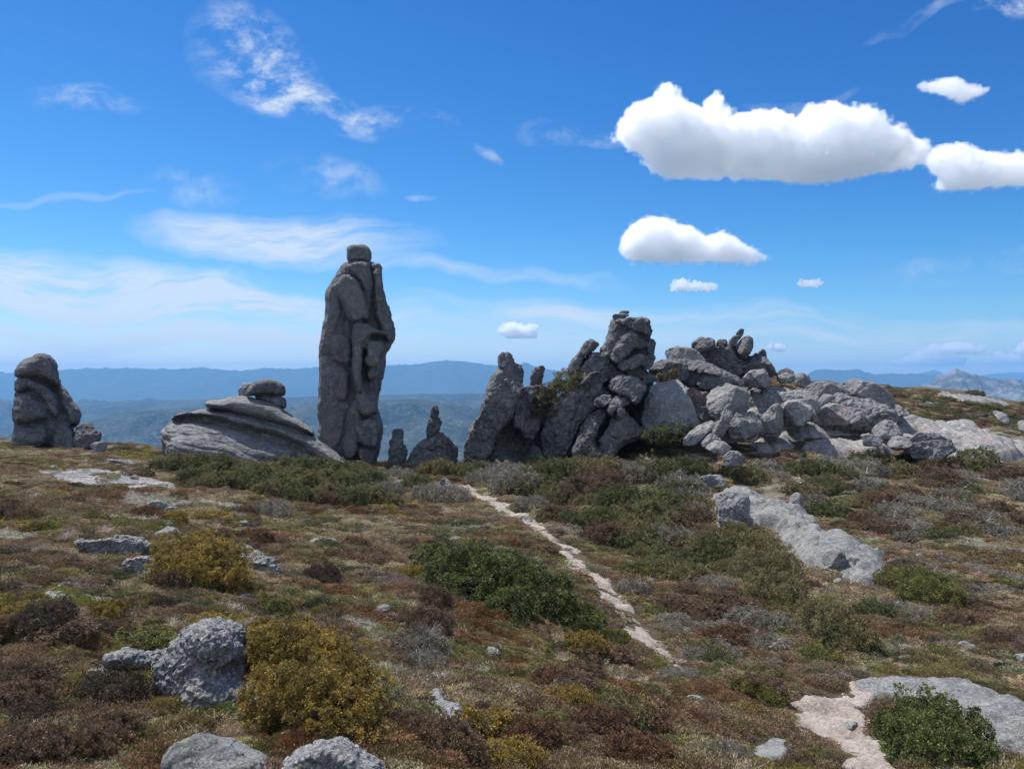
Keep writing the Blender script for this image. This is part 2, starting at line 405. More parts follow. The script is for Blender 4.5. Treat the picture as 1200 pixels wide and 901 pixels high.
# ------------------------------------------------------------------ ground mesh
def inpoly(px, py, poly):
    poly = np.asarray(poly, float); ins = np.zeros(np.shape(px), bool); j = len(poly) - 1
    for i in range(len(poly)):
        (xi, yi), (xj, yj) = poly[i], poly[j]
        c = ((yi > py) != (yj > py)) & (px < (xj - xi) * (py - yi) / (yj - yi + 1e-12) + xi)
        ins ^= c; j = i
    return ins
def polydist(x, y, poly):
    """signed distance to a polygon, negative inside"""
    poly = np.asarray(poly, float); best = np.full(np.shape(x), 1e9)
    for i in range(len(poly)):
        a, b = poly[i], poly[(i + 1) % len(poly)]; ab = b - a
        t = np.clip(((x - a[0]) * ab[0] + (y - a[1]) * ab[1]) / (ab @ ab + 1e-12), 0, 1)
        best = np.minimum(best, (x - a[0] - t * ab[0]) ** 2 + (y - a[1] - t * ab[1]) ** 2)
    d = np.sqrt(best)
    return np.where(inpoly(x, y, poly), -d, d)
def chaikin(p, n=1):
    p = np.asarray(p, float)
    for _ in range(n):
        q = np.roll(p, -1, 0); p = np.stack([.75 * p + .25 * q, .25 * p + .75 * q], 1).reshape(-1, 2)
    return p
def grid_faces(nu, nv):
    i = np.arange(nu - 1)[:, None] * nv + np.arange(nv - 1)[None]
    return np.stack([i, i + nv, i + nv + 1, i + 1], -1).reshape(-1, 4)

us = np.concatenate([np.linspace(-2200, -220, 50), np.linspace(-210, 1410, 620), np.linspace(1420, 3400, 50)])
Yg = np.concatenate([np.exp(np.linspace(math.log(.5), math.log(3), 20))[:-1], np.exp(np.linspace(math.log(3), math.log(140), 520))[:-1], np.exp(np.linspace(math.log(140), math.log(6000), 40))])
U, YY = np.meshgrid(us, Yg, indexing='ij'); X = (U - 600) / F * YY
Z = ground_z(X, np.minimum(YY, 200)) 
X200 = (U - 600) / F * YY
far = YY > 200
z200 = -(row_of(np.clip(U, -300, 1500), np.full_like(U, 200.)) - HOR) / F * 200
Z = np.where(far, z200 + (-395 - z200) * np.clip((YY - 200) / 1400, 0, 1) ** .8, ground_z(X, YY))
ground = mesh_obj('ground', np.stack([X, YY, Z], -1).reshape(-1, 3), grid_faces(len(us), len(Yg)), M_GROUND)
tag(ground, kind='structure')

# ------------------------------------------------------------------ draped surfaces: path, gravel, bare slabs
PATCHES = []     # pixel polygons kept free of plants
def draped(name, poly, mat, h=0.03, edge=0.3, amp=0.02, nscale=0.5, res=1.0, fr=(0, 0, 1), smooth=2, keep=1.0, rough=0.0, lumps=0.0, lscale=2.0, joint=None):
    """a patch of another surface on the ground: outline given where it lies on the ground, thickness h"""
    P = np.array([(fr[0] + x / fr[2], fr[1] + y / fr[2]) for x, y in poly])
    W = []
    for px, py in P:
        Y = gdepth(px, py); W.append(((px - 600) / F * Y, Y))
    W = chaikin(W, smooth); PATCHES.append((W, keep))
    lo, hi = W.min(0), W.max(0); Ym = W[:, 1].mean()
    step_x = max(Ym * 1.3 / F * res, .012); step_y = step_x * 1.8
    nx, ny = [int(min(420, max(8, (hi[i] - lo[i]) / s))) for i, s in ((0, step_x), (1, step_y))]
    gx, gy = np.meshgrid(np.linspace(lo[0] - edge, hi[0] + edge, nx), np.linspace(lo[1] - edge, hi[1] + edge, ny), indexing='ij')
    d = polydist(gx, gy, W) + rough * fbm(gx, gy, 0 * gx, rough * 3 + .1, 4, .6, 5)
    t = np.clip(-d / edge, -1, 1)
    prof = np.where(t > 0, np.sin(t * math.pi / 2) ** .8, t * 1.5)
    z = ground_z(gx, gy) + h * prof + np.where(t > 0, 1, 0) * np.clip(t * 2, 0, 1) * (amp * fbm(gx, gy, 0 * gx, nscale, 4, .55, 77) + lumps * np.maximum(0, fbm(gx, gy, 0 * gx, lscale, 2, .5, 99)))
    if joint:
        wv_ = .5 * joint[1] * fbm(gx, gy, 0 * gx, joint[1], 3, .6, 41)
        for o_, a_ in ((1.0, 1.0), (.4, .45)):
            e_, v_ = blocks((gx + wv_) * .6 + gy * .3, (gy * .8 - gx * .35 + wv_) * .8, 0 * gx + .5, joint[1] * o_, 47)
            z = z + np.clip(t * 3, 0, 1) * joint[0] * a_ * (v_ * .8 - 1.2 * np.exp(-(e_ / .10) ** 2))
    z = np.where(t <= 0, np.minimum(z, ground_z(gx, gy) - .03 + np.maximum(t, -.3) * .6), z)
    f = grid_faces(nx, ny); keepf = (t.reshape(-1)[f] > -.9).any(1)
    return mesh_obj(name, np.stack([gx, gy, z], -1).reshape(-1, 3), f[keepf], mat)

def ribbon(pts, w):
    """outline polygon around a centre line given on the picture, w = half widths in pixels"""
    p = np.array(pts, float); tn = np.gradient(p, axis=0); n = np.stack([-tn[:, 1], tn[:, 0]], 1); n /= np.linalg.norm(n, axis=1)[:, None]
    w = np.array(w, float)[:, None]
    return np.concatenate([p + n * w, (p - n * w)[::-1]])
path = draped('path', ribbon([(534, 571), (560, 583), (590, 597), (618, 609), (645, 630), (668, 648), (690, 672), (712, 698), (732, 720), (748, 738), (764, 754), (782, 770), (802, 786)],
                             [4, 5, 6, 6, 7, 8, 9, 10, 11, 10, 8, 7, 4]), M_GRAVEL, h=.03, edge=.14, amp=.06, rough=.22, nscale=.4, keep=.97)
tag(path, kind='structure')
path3 = draped('path', [(925, 838), (945, 818), (985, 815), (1000, 800), (1050, 795), (1100, 795), (1120, 802), (1060, 806), (1020, 820), (1018, 845), (1035, 870), (1070, 905), (1030, 930), (1000, 905), (985, 870), (950, 862), (930, 850)],
                M_GRAVEL, h=.04, edge=.16, amp=.06, rough=.22, keep=1.0); tag(path3, kind='structure')
gravel_a = draped('gravel', [(35, 553), (90, 549), (150, 556), (200, 566), (222, 575), (190, 578), (130, 571), (70, 564)], M_SLAB, h=.05, edge=.4, amp=.05, rough=.35, keep=.9)
tag(gravel_a, kind='structure')

def slab(label, poly, mat, fr=(0, 0, 1), name='rock_slab', cat='rock slab', group=None, **kw):
    o = draped(name, poly, mat, fr=fr, **kw)
    me = o.data; co = np.empty(len(me.vertices) * 3, np.float32); me.vertices.foreach_get('co', co); c = co.reshape(-1, 3)
    recentre(o, (c[:, 0].mean(), c[:, 1].mean(), c[:, 2].min())); tag(o, label, cat, group); return o
A = (0, 390, 5); B = (180, 430, 5.4545); C_ = (360, 270, 3.2167); D = (440, 450, 6); E = (540, 350, 4.6154); G_ = (750, 380, 6.6667)
H = (880, 430, 3.75); I_ = (60, 590, 4); J = (820, 560, 5); K = (750, 370, 3.75); L = (0, 540, 2.495); M_ = (400, 540, 2.495); N_ = (800, 540, 2.495); P0 = (0, 0, 1)

slab('broad bare pinkish grey rock slab below the right hand outcrops', [(870, 520), (905, 505), (955, 494), (1010, 490), (1050, 492), (1085, 497), (1130, 503), (1165, 510), (1215, 520), (1215, 540), (1160, 541), (1095, 538), (1060, 532), (1035, 515), (985, 512), (950, 520), (915, 530), (885, 533)],
     M_SLAB, h=.35, edge=1.5, amp=.10, rough=.9, nscale=1.2, lumps=.35, lscale=3, keep=1, joint=(.16, 2.2))
slab('sloping grey bedrock joining the boulders in the middle of the ridge', [(812, 515), (840, 503), (870, 487), (900, 476), (940, 468), (985, 473), (1030, 485), (1035, 497), (960, 500), (905, 510), (875, 524), (830, 527)], M_PALE, h=.5, edge=1.2, amp=.22, rough=.8, nscale=1.3, lumps=.5, lscale=2.5, keep=.9, joint=(.28, 1.8))
slab('pale weathered rock strip running across the scrub under the big bare slab', [(935, 524), (955, 521), (1000, 519), (1040, 526), (1052, 533), (1010, 537), (975, 538), (950, 531)], M_SLAB, h=.5, edge=.9, amp=.08, rough=.4, lumps=.2, keep=1)
slab('low grey rock pavement on the far right skyline beyond the scrub', [(1095, 462), (1120, 462), (1160, 467), (1185, 472), (1180, 477), (1140, 475), (1100, 468)], M_MID, h=.25, edge=1.2, amp=.15, rough=.8, keep=1, joint=(.2, 2.0))
slab('pale pebbly rock surface between the pale boulders and the holed boulder', [(868, 462), (885, 460), (898, 470), (900, 485), (905, 500), (885, 508), (868, 500), (872, 480)], M_SLAB, h=.25, edge=.8, amp=.08, rough=.5, keep=1)
slab('long grey outcrop sloping down through the olive scrub', [(95, 110), (180, 75), (300, 95), (420, 145), (510, 180), (600, 220), (680, 300), (760, 390), (830, 360), (1000, 440), (1100, 520), (1060, 600), (1090, 660), (950, 660), (860, 600), (780, 560), (640, 560), (560, 480), (470, 330), (330, 310), (230, 340), (110, 300)],
     M_MID, fr=J, name='rock_outcrop', cat='rock outcrop', h=.55, edge=1.0, amp=.10, rough=.35, nscale=1.4, lumps=.15, lscale=2.5, keep=1, joint=(.09, 1.1))
slab('wide flat grey slab behind the dark green bush at lower right', [(1000, 805), (1040, 798), (1090, 797), (1140, 802), (1190, 822), (1240, 850), (1240, 900), (1180, 880), (1150, 868), (1110, 830), (1050, 822)], M_MID, h=.12, edge=.25, amp=.03, rough=.15, nscale=.5, lumps=.05, lscale=.8, keep=1, joint=(.025, .7))
slab('narrow diagonal strip of pebbly rock right of the golden bush', [(498, 815), (515, 812), (530, 830), (548, 850), (568, 872), (558, 885), (535, 868), (515, 845)], M_CONG, h=.05, edge=.10, amp=.02, rough=.08, keep=1)
slab('small pale pebbly rock patch at the bottom edge beside a reddish heath cushion', [(880, 878), (905, 872), (935, 876), (930, 892), (900, 900), (882, 892)], M_NEAR, h=.08, edge=.10, amp=.02, rough=.06, keep=1)
slab('small pale rock patch among brown heath at left', [(60, 690), (95, 680), (130, 690), (125, 710), (90, 715), (65, 706)], M_CONG, h=.02, edge=.2, amp=.03, rough=.25, keep=.55)
slab('broken pebbly ground left of the conglomerate boulder', [(85, 790), (120, 778), (160, 790), (155, 820), (120, 828), (90, 812)], M_CONG, h=.02, edge=.2, amp=.03, rough=.2, keep=.5)

# ------------------------------------------------------------------ implicit rocks
def surface_nets(v):
    nx, ny, nz = v.shape; s = v < 0
    cn = [(a, b, c) for a in (0, 1) for b in (0, 1) for c in (0, 1)]
    tot = sum(s[a:nx - 1 + a, b:ny - 1 + b, c:nz - 1 + c].astype(np.int8) for a, b, c in cn)
    act = (tot > 0) & (tot < 8); ai, aj, ak = np.nonzero(act)
    acc = np.zeros((len(ai), 3)); cnt = np.zeros(len(ai))
    for p in cn:
        for ax in range(3):
            if p[ax]: continue
            q = list(p); q[ax] = 1
            va, vb = v[ai + p[0], aj + p[1], ak + p[2]], v[ai + q[0], aj + q[1], ak + q[2]]
            cr = (va < 0) != (vb < 0); t = np.where(cr, va / (va - vb + 1e-20), 0)
            for k in range(3):
                acc[:, k] += np.where(cr, p[k] + (t if k == ax else 0), 0)
            cnt += cr
    pos = np.stack([ai, aj, ak], 1) + acc / cnt[:, None]
    idx = -np.ones(act.shape, np.int64); idx[ai, aj, ak] = np.arange(len(ai))
    fs = []
    for ax in range(3):
        sl0 = [slice(1, n - 1) for n in (nx, ny, nz)]; sl0[ax] = slice(0, (nx, ny, nz)[ax] - 1)
        sl1 = list(sl0); sl1[ax] = slice(1, (nx, ny, nz)[ax])
        a, b = s[tuple(sl0)], s[tuple(sl1)]; ii = np.stack(np.nonzero(a != b), 1)
        if not len(ii): continue
        inside = a[tuple(ii.T)]
        base = ii + np.array([0 if k == ax else 1 for k in range(3)])
        o1, o2 = [k for k in range(3) if k != ax]
        def cell(d1, d2):
            c = base.copy(); c[:, o1] -= d1; c[:, o2] -= d2
            return idx[c[:, 0], c[:, 1], c[:, 2]]
        q = np.stack([cell(1, 1), cell(0, 1), cell(0, 0), cell(1, 0)], 1)
        flip = inside if ax != 1 else ~inside
        q[~flip] = q[~flip][:, ::-1]
        fs.append(q)
    return pos, np.concatenate(fs)
def rr_(k): return math.sin(k * 12.9) * 1.2
def rock(name, label, fr, Y, lobes, mat, k=0.05, vox=None, noise=(0.05, 1.0), strata=None, cat='boulder', group=None, seed=0, pebble=None, p=2.3, grow=0.0, kind=None, link=True, rim=.42, lean=.22, crack=None, joint=None, jdip=None, cuts=2, soft=1, front0=0.0, fscale=1.0):
    """lobes: (outline, how far its front stands out, half thickness). Outlines are traced at distance Y and get real depth."""
    s = Y / F; vox = (vox or 1.2 * s) * .9
    # the stone's own frame: outline plane square to the line of sight through its middle, depth along it
    ap = np.array([(fr[0] + x / fr[2], fr[1] + y / fr[2]) for lb in lobes for x, y in lb[0]]); mid = (ap.max(0) + ap.min(0)) / 2
    c0 = at(mid[0], mid[1], Y); fd = c0 / np.linalg.norm(c0); rt = np.array([fd[1], -fd[0], 0]); rt /= np.linalg.norm(rt); up_ = np.cross(rt, fd); D0 = np.linalg.norm(c0)
    rays = lambda q: np.array([ray(*v) for v in q])
    def local(q, dep):
        rv = rays(q); k_ = (D0 + dep) / (rv @ fd); return np.stack([(rv @ rt) * k_, (rv @ up_) * k_], 1)
    L_ = []
    for lb in lobes:
        poly, fo, T = lb[:3]; fo = front0 + (fo - front0) * fscale
        pq = chaikin([(fr[0] + x / fr[2], fr[1] + y / fr[2]) for x, y in poly], soft); y0 = -fo + T
        q = local(pq, np.full(len(pq), y0)); rl = np.random.default_rng(seed * 31 + len(L_)); hw, hh = (q.max(0) - q.min(0)) / 2; cc = (q.max(0) + q.min(0)) / 2
        tz = min(lean, .5 * T / hh); tx = rl.uniform(-1, 1) * min(.35, .45 * T / hw)
        q = local(pq, y0 + tx * (q[:, 0] - cc[0]) + tz * (q[:, 1] - cc[1]))
        L_.append((q, y0, T, tx, tz, cc))
    allp = np.concatenate([l[0] for l in L_]); lo, hi = allp.min(0) - 3 * vox - grow, allp.max(0) + 3 * vox + grow
    ylo = min(l[1] - l[2] * 1.95 for l in L_) - 3 * vox; yhi = max(l[1] + l[2] * 1.95 for l in L_) + 3 * vox
    n = [int(math.ceil((hi[0] - lo[0]) / vox)), int(math.ceil((yhi - ylo) / vox)), int(math.ceil((hi[1] - lo[1]) / vox))]
    while n[0] * n[1] * n[2] > 2.2e6:
        vox *= 1.15; n = [int(math.ceil((hi[0] - lo[0]) / vox)), int(math.ceil((yhi - ylo) / vox)), int(math.ceil((hi[1] - lo[1]) / vox))]
    xs = lo[0] + vox * np.arange(n[0] + 1); ys = ylo + vox * np.arange(n[1] + 1); zs = lo[1] + vox * np.arange(n[2] + 1)
    gx, gz = np.meshgrid(xs, zs, indexing='ij'); f = None; wa = noise[0] * .9; gx0, gz0 = gx, gz
    gx = gx0 + wa * fbm(gx0, gz0, 0 * gx0, noise[1] * .8, 4, .6, seed + 17); gz = gz0 + wa * fbm(gx0, gz0, 0 * gx0 + 9, noise[1] * .8, 4, .6, seed + 18)
    for poly, y0, T, tx, tz, cc in L_:
        d = polydist(gx, gz, poly) - grow; Rm = max(-d.min(), 1e-6)
        Re = min(Rm, T * 1.2) * rim                                  # broad faces stay broad, only the rim rounds over
        a = np.maximum(1 + d / Re, 0)[:, None, :]; b = np.abs(ys[None, :, None] - y0 - (tx * (gx - cc[0]) + tz * (gz - cc[1]))[:, None, :]) / T
        e = ((a ** p + b ** p) ** (1 / p) - 1) * min(Re, T)
        f = e if f is None else (np.minimum(f, e) - (np.maximum(k - np.abs(f - e), 0) ** 2) / (4 * k) if k > 0 else np.minimum(f, e))
    if cuts:        # broken flat faces
        rc = np.random.default_rng(seed + 900); I_n = np.stack(np.nonzero(f < 0), 1)[::7] * vox + np.array([lo[0], ylo, lo[1]])
        for q_ in range(cuts):
            nv = np.array([rc.uniform(-1, 1), rc.uniform(-1.3, -.35), rc.uniform(-.35, 1)]); nv /= np.linalg.norm(nv)
            pr_ = I_n @ nv; dq = np.quantile(pr_, rc.uniform(.90, .97))
            f = np.maximum(f, (xs * nv[0])[:, None, None] + (ys * nv[1])[None, :, None] + (zs * nv[2])[None, None, :] - dq)
    f[:, :, 0] = np.maximum(f[:, :, 0], vox)
    for sl_ in ((0,), (-1,)): f[sl_[0], :, :] = np.maximum(f[sl_[0], :, :], vox); f[:, sl_[0], :] = np.maximum(f[:, sl_[0], :], vox); f[:, :, sl_[0]] = np.maximum(f[:, :, sl_[0]], vox)
    pos, faces = surface_nets(f)
    gr = np.gradient(f); ip = np.clip(np.round(pos).astype(int), 0, np.array(f.shape) - 1)
    nrm = np.stack([c[ip[:, 0], ip[:, 1], ip[:, 2]] for c in gr], 1); nrm /= np.linalg.norm(nrm, axis=1)[:, None] + 1e-9
    w = pos * vox + np.array([lo[0], ylo, lo[1]]); FR = np.stack([rt, fd, up_]); w = w @ FR + c0; nrm = nrm @ FR; x, y, z = w.T
    disp = noise[0] * 1.25 * fbm(x, y, z, noise[1], 5, .55, seed)
    if strata:      # (amplitude, spacing, dip, azimuth shear): bedding grooves
        am, sp, dip = strata[:3]
        tq = (z * math.cos(dip) + x * math.sin(dip) + .25 * y) / sp + .9 * fbm(x, y, z, sp * 6, 3, .5, seed + 9)
        gq = np.abs(vnoise(tq, tq * 0 + .5, tq * 0, seed + 3))
        disp = disp - am * np.exp(-(gq / .16) ** 2)
    if pebble:
        wd = worley(x, y, z, pebble[1], seed); disp = disp + pebble[0] * np.clip(1 - wd * 1.5, 0, 1)
    if joint is None: joint = (noise[0] * .8, noise[1] * 1.25)
    if joint:       # joint-bounded blocks, drawn out along the dip
        jd = jdip if jdip is not None else (strata[2] if strata else rr_(seed))
        cj, sj = math.cos(jd), math.sin(jd); xa, za = x * cj - z * sj, x * sj + z * cj
        wq = .35 * joint[1]; wx = wq * fbm(x, y, z, joint[1] * .8, 3, .6, seed + 31); wz = wq * fbm(x, y, z, joint[1] * .8, 3, .6, seed + 32)
        for o_, am_ in ((1.0, 1.0), (.42, .5)):
            e_, v_ = blocks((xa + wx) * .42, y + wx, za + wz, joint[1] * o_, seed + 70)
            disp = disp + joint[0] * am_ * (.7 * v_ - 1.1 * np.exp(-(e_ / .09) ** 2))
    if crack is None: crack = min(.11, .9 * noise[0])
    if crack:       # fissures where a slow noise crosses zero
        cs = noise[1] * 1.5
        for q_ in range(2):
            cn = fbm(x, y, z * .8, cs / (1 + q_), 3, .5, seed + 60 + q_)
            disp = disp - crack / (1 + q_) * np.exp(-(cn / .045) ** 2)
    w = w + nrm * disp[:, None]
    a3, b3, c3 = w[faces[:, 0]], w[faces[:, 1]], w[faces[:, 2]]
    if np.einsum('ij,ij->', a3, np.cross(b3, c3)) < 0: faces = faces[:, ::-1]
    o = mesh_obj(name, w, faces, mat, link=link)
    recentre(o, (w[:, 0].mean(), w[:, 1].mean(), w[:, 2].min()))
    return tag(o, label, cat, group, kind)
#ROCKS
# --- the tall pillar
PB = [(138,128),(165,110),(200,107),(235,118),(250,125),(275,128),(283,150),(284,205),(298,255),(315,320),(332,360),(333,405),(318,440),(300,465),(296,500),(290,545),(275,590),(268,640),(272,690),(285,720),(285,770),(275,820),(262,890),(200,900),(140,890),(90,860),(38,800),(40,700),(44,620),(45,540),(45,460),(48,410),(58,370),(66,330),(66,280),(72,230),(90,195),(115,160)]
rock('rock_pillar', 'very tall grey rock pillar like a robed figure, the tallest stone of all', C_, 56, [
 (PB, 1.5, 1.7),
 ([(60,385),(70,330),(70,270),(85,220),(105,200),(125,230),(130,300),(115,370),(85,420),(75,500),(80,600),(85,700),(80,800),(45,790),(42,640),(45,480)], 2.0, 1.0),
 ([(105,215),(120,180),(150,165),(190,190),(215,240),(235,300),(242,345),(215,345),(185,352),(165,340),(148,330),(135,280)], 2.7, 1.2),
 ([(85,420),(110,385),(150,395),(172,440),(165,515),(140,508),(85,490)], 2.45, 1.0),
 ([(85,497),(165,515),(165,600),(150,650),(110,640),(88,600)], 2.3, 1.0),
 ([(150,128),(200,115),(240,128),(248,200),(246,300),(230,310),(205,210),(165,165)], 2.3, 1.2),
 ([(247,132),(280,150),(283,210),(300,265),(325,340),(330,400),(305,430),(278,380),(258,340),(249,280)], 1.9, 1.1),
 ([(170,380),(178,352),(205,345),(240,355),(270,372),(303,388),(298,399),(270,396),(238,402),(212,440),(205,520),(214,600),(200,622),(180,600),(170,500),(168,420)], 3.5, 1.4),
 ([(207,430),(240,402),(285,412),(292,450),(272,490),(230,488)], 3.0, 1.1),
 ([(212,470),(250,450),(275,465),(270,510),(240,522),(212,505)], 3.15, .8),
 ([(215,520),(270,515),(268,560),(225,575)], 2.6, .9),
 ([(178,610),(212,598),(245,625),(265,660),(270,690),(240,695),(200,700),(188,660)], 2.9, 1.1),
 ([(150,690),(183,620),(205,690),(200,760),(190,840),(150,870),(128,830),(138,760)], 2.9, 1.2),
 ([(88,640),(150,650),(178,630),(150,700),(138,790),(100,840),(60,810),(82,700)], 2.35, 1.0),
 ([(170,745),(220,702),(280,715),(284,775),(262,825),(200,810)], 3.3, 1.3),
 ([(180,800),(262,815),(262,880),(190,880)], 2.7, 1.1),
], M_PILLAR, k=.09, noise=(.055, 1.2), seed=3, cat='rock pillar', vox=.08, strata=(.07, 1.1, R(78)), joint=(.035, 1.1), crack=.03, jdip=R(82), cuts=0, rim=.45, lean=.05, front0=2.3, fscale=.9)
rock('boulder', 'small rounded block balanced like a head on the tall pillar', C_, 56, [
 ([(148,72),(158,57),(190,51),(225,57),(241,75),(240,121),(200,113),(148,122)], .85, .85)], M_PILLAR, noise=(.03, .6), seed=4, soft=2, p=2.4, vox=.05, cuts=0, joint=(.01, .6), crack=.01)
rock('boulder', 'small pale stone lodged on the right shoulder of the tall pillar', C_, 56, [
 ([(243,128),(262,124),(285,136),(282,156),(258,154),(244,142)], 1.3, .5)], M_PALE, noise=(.04, .5), seed=5, vox=.05)
# --- left rock
rock('rock_tor', 'stepped grey rock tower with a bulging cap at the far left', A, 50, [
 ([(92,200),(120,165),(200,125),(245,118),(290,130),(325,170),(345,220),(368,290),(340,330),(300,302),(240,280),(180,262),(90,270)], 1.5, 1.6),
 ([(90,265),(190,258),(290,300),(340,380),(355,480),(330,520),(270,470),(230,390),(180,335),(88,360)], 1.8, 1.7),
 ([(320,290),(375,310),(430,400),(475,440),(485,490),(460,560),(380,540),(345,440)], 1.3, 1.5),
 ([(85,370),(150,340),(210,360),(260,420),(292,500),(240,525),(150,530),(75,530),(68,470)], 2.5, 1.8),
 ([(75,525),(160,512),(250,512),(300,550),(300,640),(200,690),(76,690)], 2.2, 1.9),
 ([(295,540),(350,500),(420,540),(470,640),(440,720),(300,720)], 2.4, 1.7),
 ([(88,250),(300,262),(350,330),(430,480),(440,690),(78,690)], 1.3, 2.2),
], M_TOR, k=.06, noise=(.06, 1.1), seed=7, cat='rock tor', strata=(.05, .8, R(20)), vox=.075, cuts=0, joint=(.03, 1.2), rim=.7)
rock('boulder', 'dark rounded chunk leaning on the right foot of the far left rock tower', A, 49.5, [
 ([(430,560),(480,520),(560,550),(600,600),(596,655),(520,700),(445,700)], 1.1, 1.0)], M_TOR, noise=(.07, .5), seed=8, strata=(.05, .3, R(60)))
rock('boulder', 'small pale egg shaped boulder right of the far left rock tower', A, 47, [
 ([(530,655),(560,640),(620,632),(636,665),(605,705),(540,700)], .5, .5)], M_PALE, noise=(.03, .5), seed=9)
rock('boulder', 'cracked flat pale rock on the skyline gravel at left', A, 40, [
 ([(608,745),(680,738),(760,752),(835,775),(840,815),(760,835),(620,815)], .7, .8)], M_PALE, noise=(.05, .5), seed=10, strata=(.07, .35, R(20)))
rock('boulder', 'small pale rounded rock cut by the left edge of the view', A, 36, [
 ([(-60,770),(10,758),(50,775),(55,800),(20,822),(-60,825)], .5, .5)], M_PALE, noise=(.03, .5), seed=11)
# --- layered dome
rock('rock_dome', 'broad layered grey rock dome lying between the left tower and the pillar', B, 50, [
 ([(95,350),(140,300),(220,272),(330,270),(480,290),(620,320),(760,360),(900,400),(1020,450),(1120,510),(1200,560),(1300,640),(1100,650),(1000,580),(900,500),(760,440),(620,415),(520,390),(380,345),(200,325)], 1.9, 2.4),
 ([(42,420),(70,380),(130,345),(230,332),(350,345),(480,375),(600,410),(720,440),(850,480),(935,550),(900,640),(700,700),(500,700),(300,680),(150,640),(60,560)], 2.5, 2.8),
 ([(70,500),(125,435),(250,430),(400,440),(560,480),(720,520),(870,575),(840,680),(650,700),(430,700),(220,660),(80,590)], 3.3, 2.6),
 ([(400,272),(500,262),(700,300),(900,370),(1040,445),(1060,490),(900,470),(700,410),(450,330)], .9, 1.6),
 ([(45,430),(95,350),(220,274),(480,292),(760,362),(1020,452),(1240,590),(1200,690),(120,690),(60,560)], 1.3, 2.6),
], M_DOME, k=.05, noise=(.05, 1.6), seed=13, cat='rock dome', strata=(.11, .6, R(15)), vox=.085, joint=(.02, 1.5), crack=.02, cuts=0, rim=.95, p=2)
rock('rock_slab', 'long tapering slab lying across the top of the layered dome', B, 50.6, [
 ([(332,228),(360,213),(430,213),(500,183),(600,190),(700,215),(800,250),(880,305),(950,350),(1010,400),(1042,448),(980,430),(880,395),(760,358),(600,318),(480,285),(370,272),(335,252)], 2.0, 2.0)], M_DOME, noise=(.04, 1.3), seed=14, cat='rock slab', vox=.07, joint=(.02, 1.5), crack=.02, cuts=0, rim=.9, p=2)
rock('boulder', 'dark mushroom shaped boulder perched on top of the layered dome', B, 51, [
 ([(590,192),(600,140),(640,95),(700,75),(770,80),(830,110),(845,150),(835,192),(720,180),(640,178)], 1.2, 1.1),
 ([(630,180),(720,178),(830,190),(848,205),(850,275),(780,260),(700,230)], .95, 1.0)], M_TOR, k=.04, noise=(.03, .8), seed=15, joint=(.015, 1), cuts=0, rim=.6)
rock('boulder', 'small rough stone tucked behind the mushroom boulder on the dome', B, 52, [
 ([(540,195),(548,140),(575,108),(612,100),(640,120),(630,190)], .6, .6)], M_PALE, noise=(.05, .4), seed=16)
# --- fingers
rock('rock_spire', 'short stubby stone finger just right of the tall pillar', D, 54, [
 ([(105,345),(120,318),(180,315),(195,340),(198,420),(200,560),(180,640),(85,640),(90,480),(105,400)], .6, .6),
 ([(195,440),(205,418),(220,425),(221,480),(210,560),(180,560)], .4, .4)], M_TOR, k=.06, noise=(.06, .45), seed=18, cat='rock spire', vox=.05)
rock('rock_spire', 'small hunched spire with a thin neck like a seated figure', D, 54, [
 ([(200,570),(240,500),(290,430),(345,370),(400,340),(460,335),(520,365),(560,410),(575,480),(560,640),(200,640)], .9, 1.1),
 ([(345,380),(358,300),(388,235),(440,225),(462,240),(455,330),(400,360)], .5, .5),
 ([(388,240),(393,175),(430,132),(470,126),(487,150),(478,205),(440,235)], .5, .5),
 ([(390,400),(460,370),(520,400),(500,440),(430,450),(380,480)], 1.35, .6),
 ([(550,420),(575,415),(592,450),(588,540),(555,560)], .9, .5),
 ([(300,520),(350,480),(450,500),(500,560),(450,640),(290,640)], 1.5, .8),
], M_TOR, k=.07, noise=(.07, .45), seed=19, cat='rock spire', vox=.05, strata=(.04, .4, R(50)))
# --- the main tor
TS = dict(strata=(.12, .8, R(-60)))
rock('rock_slab', 'huge smooth slab leaning right with a rounded knob on top, left end of the main tor', E, 51, [
 ([(195,390),(230,360),(300,345),(340,352),(346,400),(350,460),(320,520),(302,600),(290,650),(240,700),(190,760),(165,850),(60,910),(16,900),(25,780),(60,680),(100,620),(120,560),(140,480),(170,410)], 1.7, 1.9),
 ([(200,350),(205,300),(240,280),(290,295),(302,345),(262,365),(215,390)], .9, .9),
 ([(225,330),(290,310),(301,345),(262,362),(225,372)], 1.15, .8),
 ([(290,360),(338,356),(345,400),(345,460),(300,480),(280,430)], 2.0, 1.0),
], M_TOR, k=.06, noise=(.08, 1.2), seed=21, cat='rock slab', strata=(.05, 1.2, R(-62)), vox=.075)
rock('rock_slab', 'second dark slab of the main tor with a shadowed hollow beneath it', E, 52, [
 ([(300,520),(350,475),(420,465),(500,480),(540,520),(480,600),(445,680),(400,770),(375,800),(340,740),(290,700),(290,600)], 1.9, 1.5),
 ([(100,920),(190,700),(290,500),(350,470),(480,480),(500,920)], -.7, 1.2),
 ([(360,900),(370,800),(400,770),(440,800),(440,900)], .8, .8),
], M_TOR, k=.05, noise=(.08, 1.0), seed=22, cat='rock slab', **TS)
rock('boulder', 'small upright knob standing in the scrubby notch left of the main tor', E, 53, [
 ([(373,465),(375,410),(395,378),(440,355),(458,370),(452,430),(430,480),(380,490)], .6, .6)], M_TOR, noise=(.06, .5), seed=23, vox=.055)
